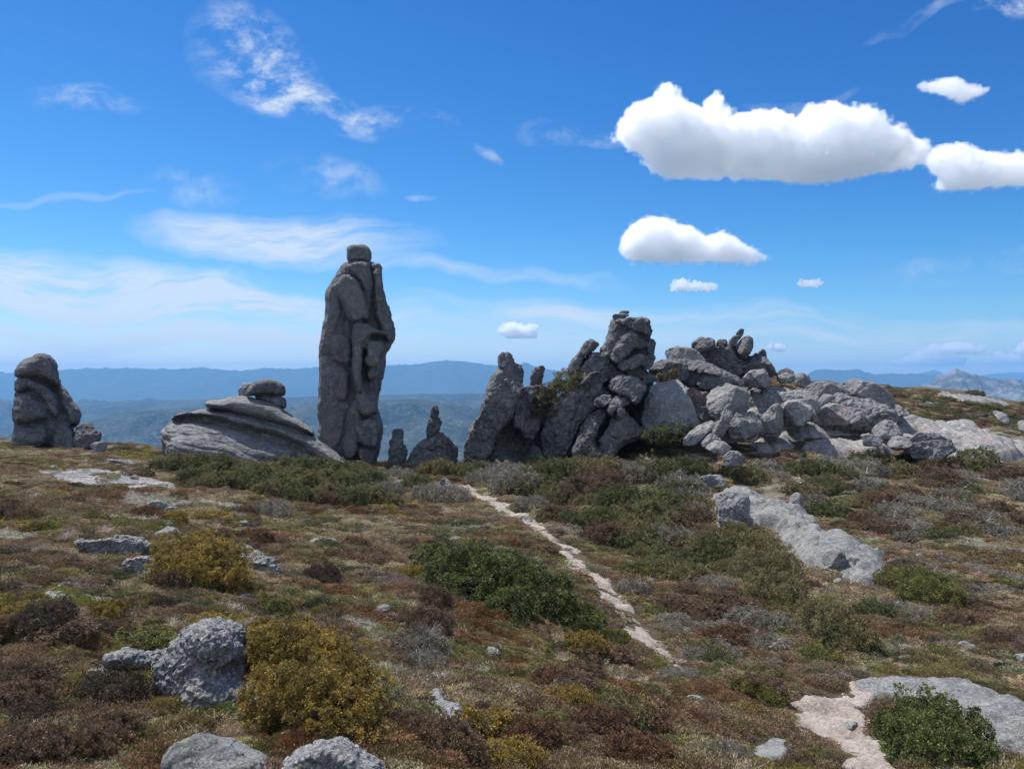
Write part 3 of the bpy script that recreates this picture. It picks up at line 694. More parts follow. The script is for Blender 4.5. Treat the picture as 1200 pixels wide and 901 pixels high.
rock('rock_finger', 'curved thumb shaped rock leaning right against the main tor', E, 52, [
 ([(575,420),(590,340),(640,275),(690,290),(660,340),(640,410),(600,450)], .8, .8),
 ([(640,280),(668,228),(708,214),(745,240),(742,268),(700,295),(660,320),(640,300)], .9, .8)], M_TOR, k=.06, noise=(.05, .7), seed=24, cat='rock finger', vox=.06)
rock('rock_tor', 'highest tower of the main tor with an overhanging blocky cap', E, 52, [
 ([(745,300),(780,220),(805,140),(830,112),(900,105),(1010,122),(1018,200),(1042,260),(1044,330),(1000,385),(860,390),(800,380)], 1.0, 1.5),
 ([(825,118),(900,96),(1000,98),(1034,130),(1035,180),(1010,218),(970,190),(900,168),(850,150)], 2.1, 1.5),
 ([(865,215),(895,180),(940,170),(985,200),(1000,240),(990,285),(930,285),(880,262)], 2.3, 1.2),
 ([(810,345),(820,290),(850,250),(925,218),(947,268),(900,310),(850,355)], 2.35, 1.1),
 ([(840,362),(860,335),(920,305),(990,295),(996,350),(940,385),(870,395)], 2.6, 1.1),
 ([(985,222),(1030,218),(1050,262),(1040,310),(1000,305)], 1.7, .9),
 ([(980,300),(1040,300),(1052,330),(1020,380),(980,385)], 1.8, .9),
], M_TOR, k=.05, noise=(.07, 1.0), seed=25, cat='rock tor', strata=(.10, .7, R(-50)), vox=.07, cuts=0)
rock('boulder', 'flat loaf shaped stone on the summit of the main tor', E, 52, [([(817,95),(835,82),(880,76),(910,84),(905,100),(860,110),(823,112)], .6, .5)], M_TOR, noise=(.03, .4), seed=26, vox=.04)
rock('boulder', 'tiny cap stone stacked on the flat loaf shaped summit stone', E, 52, [([(853,76),(862,66),(884,63),(911,69),(907,84),(862,84)], .4, .35)], M_TOR, noise=(.02, .3), seed=27, vox=.035)
rock('rock_tor', 'massive furrowed central body of the main tor with slanting ribs', E, 52, [
 ([(560,520),(620,430),(700,350),(860,350),(1000,370),(1062,450),(1010,560),(960,600),(900,620),(880,800),(560,900),(470,820),(500,620)], .5, 2.4),
 ([(430,730),(450,640),(500,560),(560,500),(640,440),(700,430),(780,470),(820,515),(790,560),(720,600),(680,640),(640,720),(605,800),(560,870),(460,890),(420,800)], 2.3, 1.7),
 ([(590,470),(640,365),(690,292),(760,280),(815,290),(812,350),(860,385),(800,450),(700,460),(620,480)], 1.5, 1.5),
 ([(620,475),(680,405),(780,372),(880,385),(870,420),(800,445),(760,480),(700,462),(650,480)], 2.5, 1.2),
 ([(900,385),(940,345),(1000,372),(1055,410),(1062,450),(1010,480),(960,435),(905,405)], 1.7, 1.3),
 ([(880,395),(900,372),(930,372),(940,385),(910,402)], 2.5, .6),
], M_TOR, k=.06, noise=(.10, 1.2), seed=28, cat='rock tor', vox=.085, **TS)
rock('boulder', 'narrow ribbed buttress at the foot of the main tor, its centre', E, 50.5, [
 ([(590,860),(640,740),(680,620),(740,590),(802,600),(792,660),(742,740),(720,800),(640,880)], 1.6, 1.3),
 ([(640,630),(690,590),(730,600),(700,640),(650,650)], 1.9, .7),
 ([(630,830),(700,745),(762,830),(740,890),(630,890)], 1.9, .9)], M_TOR, k=.05, noise=(.07, .7), seed=29, cat='boulder', vox=.065, strata=(.05, .5, R(-62)))
rock('boulder', 'rounded stone jutting out under the brow of the main tor', E, 50.2, [
 ([(713,565),(730,535),(765,516),(822,520),(802,580),(735,592)], 1.5, .9)], M_TOR, noise=(.05, .5), seed=30, vox=.055)
rock('boulder', 'large curled brow rock on the right flank of the main tor', E, 51, [
 ([(788,492),(830,430),(900,400),(980,430),(1012,480),(990,540),(950,590),(900,560),(890,520),(850,512)], 2.3, 1.4),
 ([(830,470),(880,450),(940,480),(960,540),(930,570),(890,525),(840,508)], 2.7, .9),
], M_TOR, k=.04, noise=(.06, .7), seed=31, strata=(.07, .45, R(-35)), vox=.06)
rock('boulder', 'arched rib of rock below the curled brow of the main tor', E, 50.2, [
 ([(786,620),(800,552),(848,518),(900,530),(915,570),(880,580),(850,600),(820,640)], 1.7, .8),
 ([(840,600),(870,580),(895,610),(880,650),(845,640)], 1.9, .6)], M_TOR, k=.05, noise=(.05, .5), seed=32, vox=.055)
rock('boulder', 'wedge shaped block ending in a dark pointed overhang at right foot of the tor', E, 50, [
 ([(745,850),(738,780),(790,700),(815,650),(850,625),(890,600),(950,660),(1002,735),(945,770),(885,795),(830,870)], 1.5, 1.4),
 ([(800,700),(860,650),(920,680),(955,720),(900,740),(830,760)], 2.0, .9),
 ([(740,800),(790,740),(850,780),(820,860),(750,870)], 1.9, .9)], M_TOR, k=.05, noise=(.07, .7), seed=33, strata=(.06, .5, R(-50)), vox=.06)
rock('boulder', 'dark rock wall deep in the chasm between tor and pale boulder', E, 53.5, [
 ([(900,580),(960,520),(1060,480),(1120,520),(1110,760),(960,820),(880,780)], .3, 1.0)], M_TOR, noise=(.08, .8), seed=34)
# --- right hand tor
rock('boulder', 'low cracked slabs bridging the main tor and the striated ledge', E, 54, [
 ([(1000,400),(1040,350),(1120,332),(1210,340),(1240,400),(1200,455),(1100,460),(1040,450)], 1.0, 1.2)], M_TOR, noise=(.06, .7), seed=401, strata=(.08, .4, R(5)), rim=.3)
rock('boulder', 'tall pale fluted boulder standing right of the main tor', G_, 50, [
 ([(20,740),(55,590),(88,490),(180,447),(290,440),(330,480),(380,580),(420,680),(452,790),(400,860),(250,880),(90,870),(30,800)], 1.6, 1.7),
 ([(90,560),(180,470),(280,460),(310,560),(400,760),(360,860),(120,860),(85,700)], 2.0, 1.6)], M_PALE, k=.08, noise=(.05, 1.0), seed=41, rim=.2, p=3.2, soft=0, grow=.10, cuts=2, strata=(.045, .5, R(72)), vox=.065)
rock('boulder', 'pale grey block with a flat rounded face in the middle of the ridge', G_, 50, [
 ([(530,640),(535,580),(560,522),(610,490),(650,502),(680,480),(740,495),(800,525),(846,560),(832,640),(800,695),(720,710),(620,740),(560,720)], 1.2, 1.4),
 ([(560,600),(640,505),(680,485),(740,498),(830,560),(815,640),(790,690),(640,700),(590,690)], 1.7, 1.4)], M_PALE, k=.05, noise=(.05, .8), seed=42, rim=.2, p=3.2, soft=0, grow=.10, cuts=6, vox=.06)
rock('boulder', 'dark sided wedge of rock in front of the flat faced pale block', G_, 48.5, [
 ([(575,790),(600,720),(660,663),(725,690),(735,740),(700,790),(640,880),(580,870)], .9, 1.0)], M_PALE, noise=(.05, .6), seed=43, rim=.2, p=3.2, soft=0, grow=.10, cuts=6, vox=.055)
rock('boulder', 'low sloping pale rock with fractured edges beside the dark sided wedge', G_, 48.5, [
 ([(690,710),(780,690),(880,710),(942,760),(940,830),(860,880),(780,880),(700,880),(680,780)], 1.2, 1.2),
 ([(750,800),(830,790),(870,850),(820,900),(740,890)], 1.7, .8)], M_PALE, k=.05, noise=(.06, .6), seed=44, rim=.2, p=3.2, soft=0, grow=.10, cuts=6, strata=(.05, .5, R(30)), vox=.055)
rock('boulder', 'angular grey rock right of the low sloping pale rock', G_, 50, [
 ([(950,760),(1010,670),(1080,635),(1112,662),(1112,780),(1060,870),(950,870)], .9, 1.0)], M_PALE, noise=(.05, .7), seed=45, rim=.2, p=3.2, soft=0, grow=.10, cuts=6, vox=.06)
rock('boulder', 'broad hump of pinkish rock merging into the bare slab', G_, 51, [
 ([(1105,700),(1150,620),(1220,600),(1330,640),(1360,700),(1250,790),(1110,810)], 1.2, 1.4)], M_SLAB, noise=(.06, .8), seed=46, rim=.2, p=3.2, soft=0, grow=.10, cuts=2)
rock('rock_slab', 'tilted white speckled slab resting against the small stones below the ridge', G_, 44, [
 ([(345,895),(400,830),(480,775),(560,752),(592,772),(560,820),(480,890),(430,940),(345,950)], .6, .7)], M_SLAB, noise=(.03, .6), seed=47, rim=.2, p=3.2, soft=0, grow=.02, cuts=6, cat='rock slab', vox=.05)
rock('boulder', 'small pale block directly under the tilted white speckled slab', G_, 43.5, [
 ([(480,930),(520,880),(565,850),(612,890),(570,950),(490,960)], .5, .6)], M_SLAB, noise=(.03, .4), seed=48, rim=.2, p=3.2, soft=0, grow=.02, cuts=6, vox=.05)
rock('boulder', 'cracked pale block lower right of the tilted speckled slab', K, 42, [
 ([(285,580),(330,548),(370,555),(400,580),(380,610),(320,600)], .5, .6)], M_SLAB, noise=(.03, .4), seed=49, rim=.2, p=3.2, soft=0, grow=.02, cuts=6, vox=.05)
rock('boulder', 'pale rounded rock at the lower end of the stone tumble', K, 40.5, [
 ([(362,620),(395,595),(430,598),(460,625),(440,660),(380,665)], .5, .6)], M_PALE, noise=(.03, .4), seed=50, rim=.2, p=3.2, soft=0, grow=.02, cuts=2, vox=.05)
rock('boulder', 'small grey rock half sunk in scrub between tumble and long outcrop', K, 34, [
 ([(268,712),(300,697),(355,700),(372,730),(365,760),(300,745)], .4, .5)], M_PALE, noise=(.03, .4), seed=51, rim=.2, p=3.2, soft=0, grow=.02, cuts=2, vox=.045)
rock('boulder', 'squat grey block in the gap right of the tall fluted boulder', G_, 52, [
 ([(410,700),(415,645),(520,640),(550,720),(560,770),(470,800),(420,780)], .9, 1.0)], M_PALE, noise=(.05, .6), seed=52, rim=.2, p=3.2, soft=0, grow=.02, cuts=6, strata=(.05, .5, R(5)))
rock('boulder', 'reddish brown rock in the hollow under the long striated ledge', G_, 53.5, [
 ([(350,560),(400,505),(450,520),(540,540),(540,640),(420,650),(380,620)], .7, .9)], rock_mat('reddish_granite', (.28, .19, .17), (.36, .27, .25), (.16, .11, .10), .6), noise=(.06, .6), seed=53, rim=.2, p=3.2, soft=0, grow=.10, cuts=2)
rock('rock_ledge', 'long striated rock ledge sweeping right under the flat topped boulder', G_, 56, [
 ([(55,345),(140,285),(260,280),(420,290),(500,305),(580,340),(680,385),(760,425),(797,462),(790,500),(700,500),(600,500),(540,525),(440,490),(340,475),(280,425),(140,400),(65,375)], 1.8, 2.3),
 ([(270,300),(420,292),(500,308),(590,350),(640,390),(560,395),(420,350),(290,340)], 2.4, 1.6),
 ([(440,440),(540,405),(680,400),(790,460),(780,495),(600,495),(540,520),(450,485)], 2.5, 1.5),
 ([(60,345),(130,310),(250,330),(270,370),(150,370),(70,370)], 2.2, 1.2)], M_TOR, k=.05, noise=(.07, 1.0), seed=54, rim=.3, p=4, grow=.10, cuts=2, strata=(.09, .42, R(-22)), cat='rock ledge', vox=.08)
rock('boulder', 'flat topped brownish boulder lying on the striated ledge', G_, 59, [
 ([(200,212),(250,186),(340,180),(410,195),(470,240),(505,300),(420,310),(300,305),(235,295)], 1.5, 1.6)], M_PALE, noise=(.05, .9), seed=55, rim=.3, grow=.10, cuts=2, p=2.6, vox=.075)
rock('rock_outcrop', 'broken grey bedrock between and behind the pale boulders of the ridge', P0, 56.5, [
 ([(775,470),(800,452),(835,448),(870,455),(905,452),(945,458),(985,462),(1030,470),(1052,485),(1050,505),(960,512),(880,520),(810,522),(775,505)], .2, 2.0)], M_PALE, noise=(.10, 1.6), seed=402, joint=(.13, 1.7), jdip=R(-40), cuts=0, rim=.5, cat='rock outcrop', vox=.08)
YT = 61
rock('boulder', 'rounded boulder at the left of the hilltop boulder pile', G_, YT, [([(400,155),(430,118),(490,100),(520,115),(450,185),(412,195)], .8, .9)], M_TOR, noise=(.05, .6), seed=56, rim=.6, cuts=2, vox=.065)
rock('boulder', 'big slanting boulder overlapping the leftmost of the hilltop pile', G_, YT - .8, [([(413,190),(480,130),(550,94),(590,115),(597,170),(560,195),(500,222),(450,218)], 1.1, 1.1)], M_TOR, noise=(.05, .8), seed=57, rim=.6, cuts=2, vox=.065, strata=(.04, .5, R(35)))
rock('boulder', 'small low boulder wedged between the two big hilltop boulders', G_, YT, [([(588,132),(640,108),(680,118),(692,150),(650,180),(600,175)], .8, .9)], M_TOR, noise=(.05, .6), seed=58, rim=.6, cuts=2, vox=.065)
rock('boulder', 'leaning boulder behind the big round one on the hilltop pile', G_, YT, [([(688,135),(728,85),(790,75),(802,92),(745,170),(700,178)], .9, .9)], M_TOR, noise=(.04, .6), seed=59, rim=.6, cuts=2, vox=.065)
rock('boulder', 'big round boulder at the top right of the hilltop pile', G_, YT - .8, [([(733,185),(765,130),(800,92),(850,85),(887,130),(882,200),(830,248),(780,242)], 1.2, 1.25)], M_TOR, noise=(.05, .8), seed=60, rim=.6, cuts=2, vox=.065)
rock('boulder', 'tiny spur of stone on the crest of the hilltop boulder pile', G_, YT, [([(758,82),(768,62),(788,44),(802,44),(795,70),(790,86)], .3, .3)], M_TOR, noise=(.03, .3), seed=61, rim=.3, p=4, grow=.10, cuts=2, vox=.045)
rock('boulder', 'jumbled cracked rock core under the hilltop boulders', G_, YT, [
 ([(420,200),(700,150),(870,250),(880,400),(720,420),(560,345)], .2, 2.0),
 ([(470,245),(500,205),(560,188),(600,200),(590,250),(520,295)], .9, 1.0),
 ([(590,200),(620,182),(655,180),(682,220),(650,250),(600,235)], 1.3, .8),
 ([(560,275),(590,255),(640,262),(640,310),(590,320)], 1.4, .7),
 ([(640,255),(680,270),(735,390),(700,400),(650,350)], 1.5, .8),
 ([(670,240),(700,225),(730,230),(765,280),(740,325),(690,315)], 1.6, .9),
 ([(480,245),(520,250),(600,330),(685,388),(640,400),(550,340)], 1.2, .8),
 ([(680,190),(720,175),(750,205),(735,235),(690,225)], 1.2, .7),
 ([(735,330),(790,310),(810,360),(770,410),(730,400)], 1.3, .8),
], M_TOR, k=.03, noise=(.07, .5), seed=62, rim=.3, p=4, grow=.10, cuts=2, vox=.075, strata=(.04, .6, R(-50)))
rock('rock_dome', 'furrowed round hump of rock right of the hilltop boulder pile', G_, YT - 1, [
 ([(768,310),(800,258),(870,240),(960,258),(1030,290),(1062,345),(1062,390),(980,410),(870,410),(790,400)], 1.9, 2.0)], M_TOR, noise=(.08, .8), seed=63, rim=.6, cuts=2, strata=(.12, 1.0, R(62)), cat='rock dome', vox=.075)
rock('boulder', 'small triangular stone perched on the furrowed round hump', G_, YT, [([(928,262),(932,232),(946,206),(966,202),(981,245),(974,275),(945,278)], .5, .45), ([(897,250),(898,234),(918,230),(925,250)], .3, .3)], M_TOR, noise=(.04, .3), seed=64, rim=.3, p=4, grow=.10, cuts=2, vox=.05, k=.02)
rock('boulder', 'pale sloping rock below the furrowed round hump', G_, 57, [([(808,430),(830,400),(880,372),(960,365),(1020,430),(1000,480),(850,480)], 1.1, 1.2)], M_PALE, noise=(.06, .7), seed=65, rim=.2, p=3.2, soft=0, grow=.10, cuts=6, vox=.07)
rock('boulder', 'dark low rock on the skyline right of the furrowed hump', G_, 63, [([(1050,400),(1080,360),(1130,345),(1190,365),(1210,420),(1150,440)], 1.0, 1.1)], M_TOR, noise=(.06, .7), seed=66, rim=.2, p=3.2, soft=0, grow=.02, cuts=2)
rock('boulder', 'pale blocky rock just in front of the dark low skyline rock', H, 59, [([(110,50),(122,34),(160,26),(192,42),(190,65),(130,72)], .8, .9)], M_PALE, noise=(.05, .6), seed=67, rim=.2, p=3.2, soft=0, grow=.02, cuts=6)
rock('boulder', 'pyramid shaped grey rock on the ridge left of the holed boulder', H, 62, [([(186,62),(198,36),(226,22),(250,40),(265,75),(240,90),(195,82)], .9, .9)], M_PALE, noise=(.05, .6), seed=68, rim=.2, p=3.2, soft=0, grow=.02, cuts=6)
rock('boulder', 'rounded boulder with a dark hollow on its top', H, 57, [
 ([(238,115),(262,76),(310,66),(370,80),(384,108),(352,136),(270,142)], 1.1, 1.3)], M_PALE, noise=(.05, .7), seed=69, rim=.3, p=4, grow=.10, cuts=2, vox=.06)
rock('boulder', 'dark undercut rock base between the holed boulder and big whaleback', H, 59, [
 ([(285,140),(330,128),(380,90),(430,110),(480,180),(440,200),(340,190),(290,180)], 1.0, 1.2)], M_TOR, noise=(.08, .6), seed=70, rim=.3, p=4, grow=.10, cuts=2)
rock('boulder', 'big whaleback boulder at the right end of the rocky ridge', H, 59, [
 ([(382,85),(440,58),(540,72),(590,98),(630,150),(650,200),(600,225),(500,225),(450,190),(400,120)], 1.9, 2.1),
 ([(440,62),(540,76),(585,100),(600,140),(520,160),(440,110)], 2.1, 1.6)], M_PALE, k=.08, noise=(.06, 1.0), seed=71, rim=.2, p=3.2, soft=0, grow=.10, cuts=6, vox=.075, strata=(.05, .8, R(20)))
rock('boulder', 'low tapering rock at the right foot of the whaleback boulder', H, 57.5, [
 ([(620,175),(640,163),(690,188),(702,208),(660,222),(610,218)], .8, .9)], M_PALE, noise=(.05, .6), seed=72, rim=.3, p=4, grow=.02, cuts=2)
rock('boulder', 'small brownish rounded rock under the nose of the whaleback', H, 55.5, [
 ([(560,205),(590,190),(630,186),(642,212),(600,232),(562,228)], .7, .8)], M_PALE, noise=(.05, .6), seed=73, rim=.2, p=3.2, soft=0, grow=.02, cuts=2)
rock('boulder', 'upright rounded slab at the left end of the bare slab', H, 51, [
 ([(36,300),(60,230),(110,172),(137,180),(140,255),(110,310),(45,320)], .8, .9)], M_PALE, noise=(.05, .7), seed=74, rim=.2, p=3.2, soft=0, grow=.10, cuts=6)
rock('boulder', 'smooth sloping rock face right of the upright rounded slab', H, 53, [
 ([(136,170),(190,150),(285,148),(300,190),(230,230),(150,270)], 1.3, 1.5)], M_PALE, noise=(.05, .8), seed=75, rim=.2, p=3.2, soft=0, grow=.10, cuts=6)
rock('boulder', 'pink stained rock mound beneath the holed boulder', H, 55, [
 ([(270,235),(300,190),(345,168),(430,178),(495,212),(440,250),(290,255)], 1.5, 1.8)], M_SLAB, noise=(.05, .9), seed=76, rim=.3, p=4, grow=.10, cuts=2)
rock('boulder', 'small pale block standing on the left part of the bare slab', H, 47, [
 ([(484,302),(515,290),(560,305),(582,325),(572,350),(500,345)], .3, .7)], M_PALE, noise=(.03, .5), seed=77, rim=.2, p=3.2, soft=0, grow=.02, cuts=2)
rock('boulder', 'low pale block right beside the small block on the bare slab', H, 47, [
 ([(600,335),(625,305),(690,315),(712,345),(680,362),(610,360)], .3, .8)], M_PALE, noise=(.04, .5), seed=78, rim=.3, p=4, grow=.02, cuts=2)
rock('boulder', 'large cracked hump of grey rock in the middle of the bare slab', H, 46.5, [
 ([(690,360),(730,300),(790,290),(870,325),(890,370),(830,410),(720,400)], .5, 1.6)], M_PALE, noise=(.07, .8), seed=79, rim=.2, p=3.2, soft=0, grow=.10, cuts=2, strata=(.08, .5, R(-15)))
rock('boulder', 'rough brown rock mound left of centre on the bare slab', H, 49, [
 ([(535,280),(580,240),(630,245),(660,290),(640,320),(560,310)], .5, 1.1)], M_PALE, noise=(.06, .6), seed=80, rim=.3, p=4, grow=.10, cuts=2)
rock('boulder', 'pale oval rock lying in dark scrub at the far right', H, 62, [
 ([(1068,205),(1085,196),(1120,212),(1138,240),(1120,250),(1090,235)], .6, .7)], M_PALE, noise=(.04, .6), seed=81, rim=.3, p=4, grow=.10, cuts=2)
rock('boulder', 'pale rock at the right edge of the view in dark scrub', H, 60, [
 ([(1172,245),(1195,238),(1240,250),(1250,290),(1200,290)], .6, .7)], M_PALE, noise=(.04, .6), seed=82, rim=.3, p=4, grow=.10, cuts=2)
rock('boulder', 'small white rock patch in the dark scrub below the far skyline', H, 74, [
 ([(750,158),(770,150),(805,165),(800,178),(760,176)], .8, .9)], M_SLAB, noise=(.05, .6), seed=83, rim=.3, p=4, grow=.10, cuts=2)
# --- long outcrop in the middle right
YJ = gdepth(860, 628)
rock('boulder', 'square pale block with dark underside at the upper end of the long outcrop', J, YJ, [
 ([(92,115),(130,88),(180,74),(250,85),(295,110),(290,200),(300,250),(235,275),(110,265),(105,190)], .75, .9),
 ([(110,250),(300,230),(316,262),(240,338),(150,325),(108,290)], .25, .7)], M_MID, k=.02, noise=(.03, .6), seed=84, vox=.028)
rock('boulder', 'dark round stone sitting on a stub at the top edge of the long outcrop', J, gdepth(933, 606), [
 ([(519,130),(538,92),(575,78),(601,108),(598,150),(560,168),(530,162)], .22, .24), ([(542,155),(600,150),(625,235),(560,240)], .22, .25)], M_MID, k=.01, noise=(.015, .3), seed=85, vox=.02)
YF = gdepth(985, 668)
rock('rock_fin', 'rounded ledge left of the dark notch on the long outcrop', J, YF - .3, [
 ([(700,470),(750,412),(830,418),(856,455),(850,545),(800,540),(730,520)], .4, .5)], M_MID, noise=(.02, .4), seed=86, vox=.025, cat='rock fin')
rock('rock_fin', 'thin upright fin casting a black shadow on the long outcrop', J, YF - .45, [
 ([(856,548),(868,455),(895,470),(935,468),(932,500),(905,520),(880,560)], .12, .3)], M_MID, noise=(.015, .3), seed=87, vox=.025, cat='rock fin')
# --- foreground stones
def near(label, fr, poly, base, mat, T, fo=None, **kw):
    px, py = base; a = np.array(poly, float); cyp = fr[1] + (a[:, 1].min() * .25 + a[:, 1].max() * .75) / fr[2]; Y = gdepth(px, min(py, cyp)); kw.pop('back', 0)
    kw.setdefault('cuts', 1); kw.setdefault('rim', .7); kw.setdefault('lean', 0.0)
    gp = []
    for qx, qy in a:
        qx, qy = fr[0] + qx / fr[2], fr[1] + qy / fr[2]; Yq = gdepth(qx, min(qy, 960)); gp.append(((qx - 600) / F * Yq, Yq))
    gp = np.array(gp); PATCHES.append((gp.mean(0) + (gp - gp.mean(0)) * .7, .93))
    return rock('boulder', label, fr, Y, [(poly, fo or T, T)], mat, **kw)
YC = gdepth(250, 815)
rock('boulder', 'knobbly conglomerate boulder full of pebbles left of the golden bush', I_, YC, [
 ([(535,700),(600,620),(650,570),(750,535),(840,550),(890,590),(925,680),(905,760),(960,840),(1010,900),(1020,1050),(560,1050),(515,900),(505,780)], .28, .42),
 ([(640,640),(700,580),(800,565),(880,640),(880,720),(800,780),(680,760)], .40, .4),
 ([(620,840),(780,780),(920,840),(1000,900),(1000,1050),(640,1050)], .46, .4),
], M_CONG, k=.08, noise=(.022, .25), pebble=(.022, .042), vox=.0095, seed=90, cuts=0, rim=.8, joint=(.012, .3), crack=.01)
near('low flat arm of pebbly rock reaching left from the conglomerate boulder', I_, [(255,725),(330,690),(430,688),(560,690),(620,760),(600,840),(500,800),(380,770),(280,760)], (175, 785), M_CONG, .3, noise=(.02, .2), pebble=(.015, .035), vox=.010, seed=91)
near('smooth pale grey boulder cut by the bottom edge, left one', L, [(475,880),(500,830),(540,800),(600,786),(680,818),(760,858),(815,900),(840,980),(470,990)], (240, 915), M_NEAR, .34, noise=(.02, .3), vox=.009, seed=92, cuts=1, joint=(.006, .3), crack=.004, fo=.3, back=.2)
near('rough speckled boulder cut by the bottom edge below the golden bush', L, [(825,900),(880,850),(960,828),(1060,838),(1125,890),(1145,980),(820,980)], (390, 915), M_CONG, .30, noise=(.02, .25), pebble=(.014, .035), vox=.009, seed=93, cuts=1, joint=(.006, .3), crack=.004, fo=.3, back=.2)
near('long flat pebbly rock with a dark undercut, left of the upper golden bush', I_, [(108,190),(120,170),(200,160),(380,156),(480,168),(492,210),(440,242),(330,270),(250,264),(180,240)], (120, 655), M_CONG, .35, noise=(.03, .35), pebble=(.015, .05), vox=.018, seed=94, fo=.3)
near('pale pointed rock peeping over the back of the upper golden bush', I_, [(440,170),(450,152),(500,130),(560,102),(606,130),(610,180),(500,190)], (200, 640), M_NEAR, .4, noise=(.02, .3), vox=.018, seed=95)
near('broken pebbly rock tucked against the upper golden bush from below', I_, [(335,268),(400,240),(475,250),(490,340),(450,380),(370,310)], (165, 685), M_CONG, .3, noise=(.025, .25), pebble=(.014, .04), vox=.015, seed=96)
near('pale rock with a dark cleft just right of the upper golden bush', I_, [(832,182),(900,195),(990,220),(1062,265),(1068,300),(1098,345),(1050,368),(950,358),(890,300),(850,230)], (310, 682), M_NEAR, .5, noise=(.03, .4), vox=.018, seed=97, strata=(.04, .3, R(-15)))
near('small round speckled boulder above the golden bushes at left', I_, [(412,45),(430,5),(500,-22),(555,0),(562,40),(540,62),(470,68)], (183, 606), M_NEAR, .35, noise=(.025, .3), vox=.022, seed=98)
near('small flat white stone alone in the brown heath left of centre', P0, [(360,634),(372,629),(392,630),(402,637),(392,643),(370,643)], (380, 643), M_NEAR, .3, noise=(.015, .3), vox=.02, seed=99)
near('flat blue grey stone beside the track near the dark green bush', P0, [(708,741),(722,737),(738,746),(741,757),(728,755),(714,748)], (727, 757), M_NEAR, .22, noise=(.01, .2), vox=.014, seed=100)
near('thin pale stone standing between the green bush and the track', P0, [(636,672),(643,675),(654,688),(650,690),(640,682)], (645, 690), M_NEAR, .15, noise=(.01, .2), vox=.016, seed=101)
near('flat pale stone embedded in the track near its top', P0, [(606,606),(614,603),(624,607),(626,614),(614,614)], (615, 615), M_PALE, .3, noise=(.015, .3), vox=.03, seed=102)
near('dark topped pointed rock at the very top of the track', D, [(445,690),(470,660),(510,670),(545,720),(552,800),(480,805),(440,750)], (524, 583), M_PALE, .4, noise=(.04, .3), vox=.04, seed=103)
near('pale stone in heath at lower right above the wide slab', P0, [(1120,753),(1130,750),(1146,757),(1150,766),(1138,766),(1124,760)], (1138, 767), M_NEAR, .3, noise=(.015, .3), vox=.016, seed=104)
near('pale stone at the right edge above the wide slab', P0, [(1186,770),(1192,765),(1204,766),(1215,776),(1200,780)], (1198, 780), M_NEAR, .25, noise=(.015, .3), vox=.016, seed=105)
near('low bluish stone at lower centre among brown heath', P0, [(800,815),(815,812),(836,826),(838,836),(822,830),(806,824)], (822, 835), M_NEAR, .2, noise=(.015, .2), vox=.013, seed=106)

# ------------------------------------------------------------------ foliage
rng = np.random.default_rng(5)
def sphere_dirs(n, zmin=-.15):
    z = rng.uniform(zmin, 1, n); a = rng.uniform(0, 2 * math.pi, n); r = np.sqrt(1 - z * z)
    return np.stack([r * np.cos(a), r * np.sin(a), z], 1)
def leaves(centres, normals, n_leaf, tuft_r, ll, lw, val, spread=.75, quad=True):
    """n_leaf little blades round every centre, pointing outward"""
    nt = len(centres); N = nt * n_leaf
    c = np.repeat(centres, n_leaf, 0); nn = np.repeat(normals, n_leaf, 0)
    rd = rng.normal(size=(N, 3)); rd /= np.linalg.norm(rd, axis=1)[:, None]
    d = nn * (1 - spread) + rd * spread; d[:, 2] += .12; d /= np.linalg.norm(d, axis=1)[:, None]
    s = np.cross(d, rng.normal(size=(N, 3))); s /= np.linalg.norm(s, axis=1)[:, None]
    l = ll * rng.uniform(.6, 1.3, N)[:, None]; b = c + d * tuft_r * rng.uniform(.1, 1.0, N)[:, None]
    w = lw * rng.uniform(.7, 1.3, N)[:, None]
    v = np.stack([b - s * w * .35, b + d * l * .55 - s * w, b + d * l, b + d * l * .55 + s * w], 1).reshape(-1, 3)
    f = np.arange(N * 4).reshape(-1, 4)
    vv = np.repeat(val, n_leaf) + rng.normal(0, .10, N)
    return v, f, vv
def tubes(paths, mat, name, parent, sides=5):
    V, Fc = [], []; off = 0
    for pts, rad in paths:
        pts = np.array(pts, float); n = len(pts)
        tn = np.gradient(pts, axis=0); tn /= np.linalg.norm(tn, axis=1)[:, None] + 1e-9
        a = np.cross(tn, [0.31, .2, .93]); a /= np.linalg.norm(a, axis=1)[:, None] + 1e-9; b = np.cross(tn, a)
        ang = np.arange(sides) / sides * 2 * math.pi
        ring = pts[:, None] + (np.cos(ang)[None, :, None] * a[:, None] + np.sin(ang)[None, :, None] * b[:, None]) * np.array(rad)[:, None, None]
        V.append(ring.reshape(-1, 3))
        i = np.arange(n - 1)[:, None] * sides + np.arange(sides)[None]; j = np.arange(n - 1)[:, None] * sides + (np.arange(sides)[None] + 1) % sides
        Fc.append(np.stack([i, j, j + sides, i + sides], -1).reshape(-1, 4) + off); off += n * sides
    return mesh_obj(name, np.concatenate(V), np.concatenate(Fc), mat, parent)
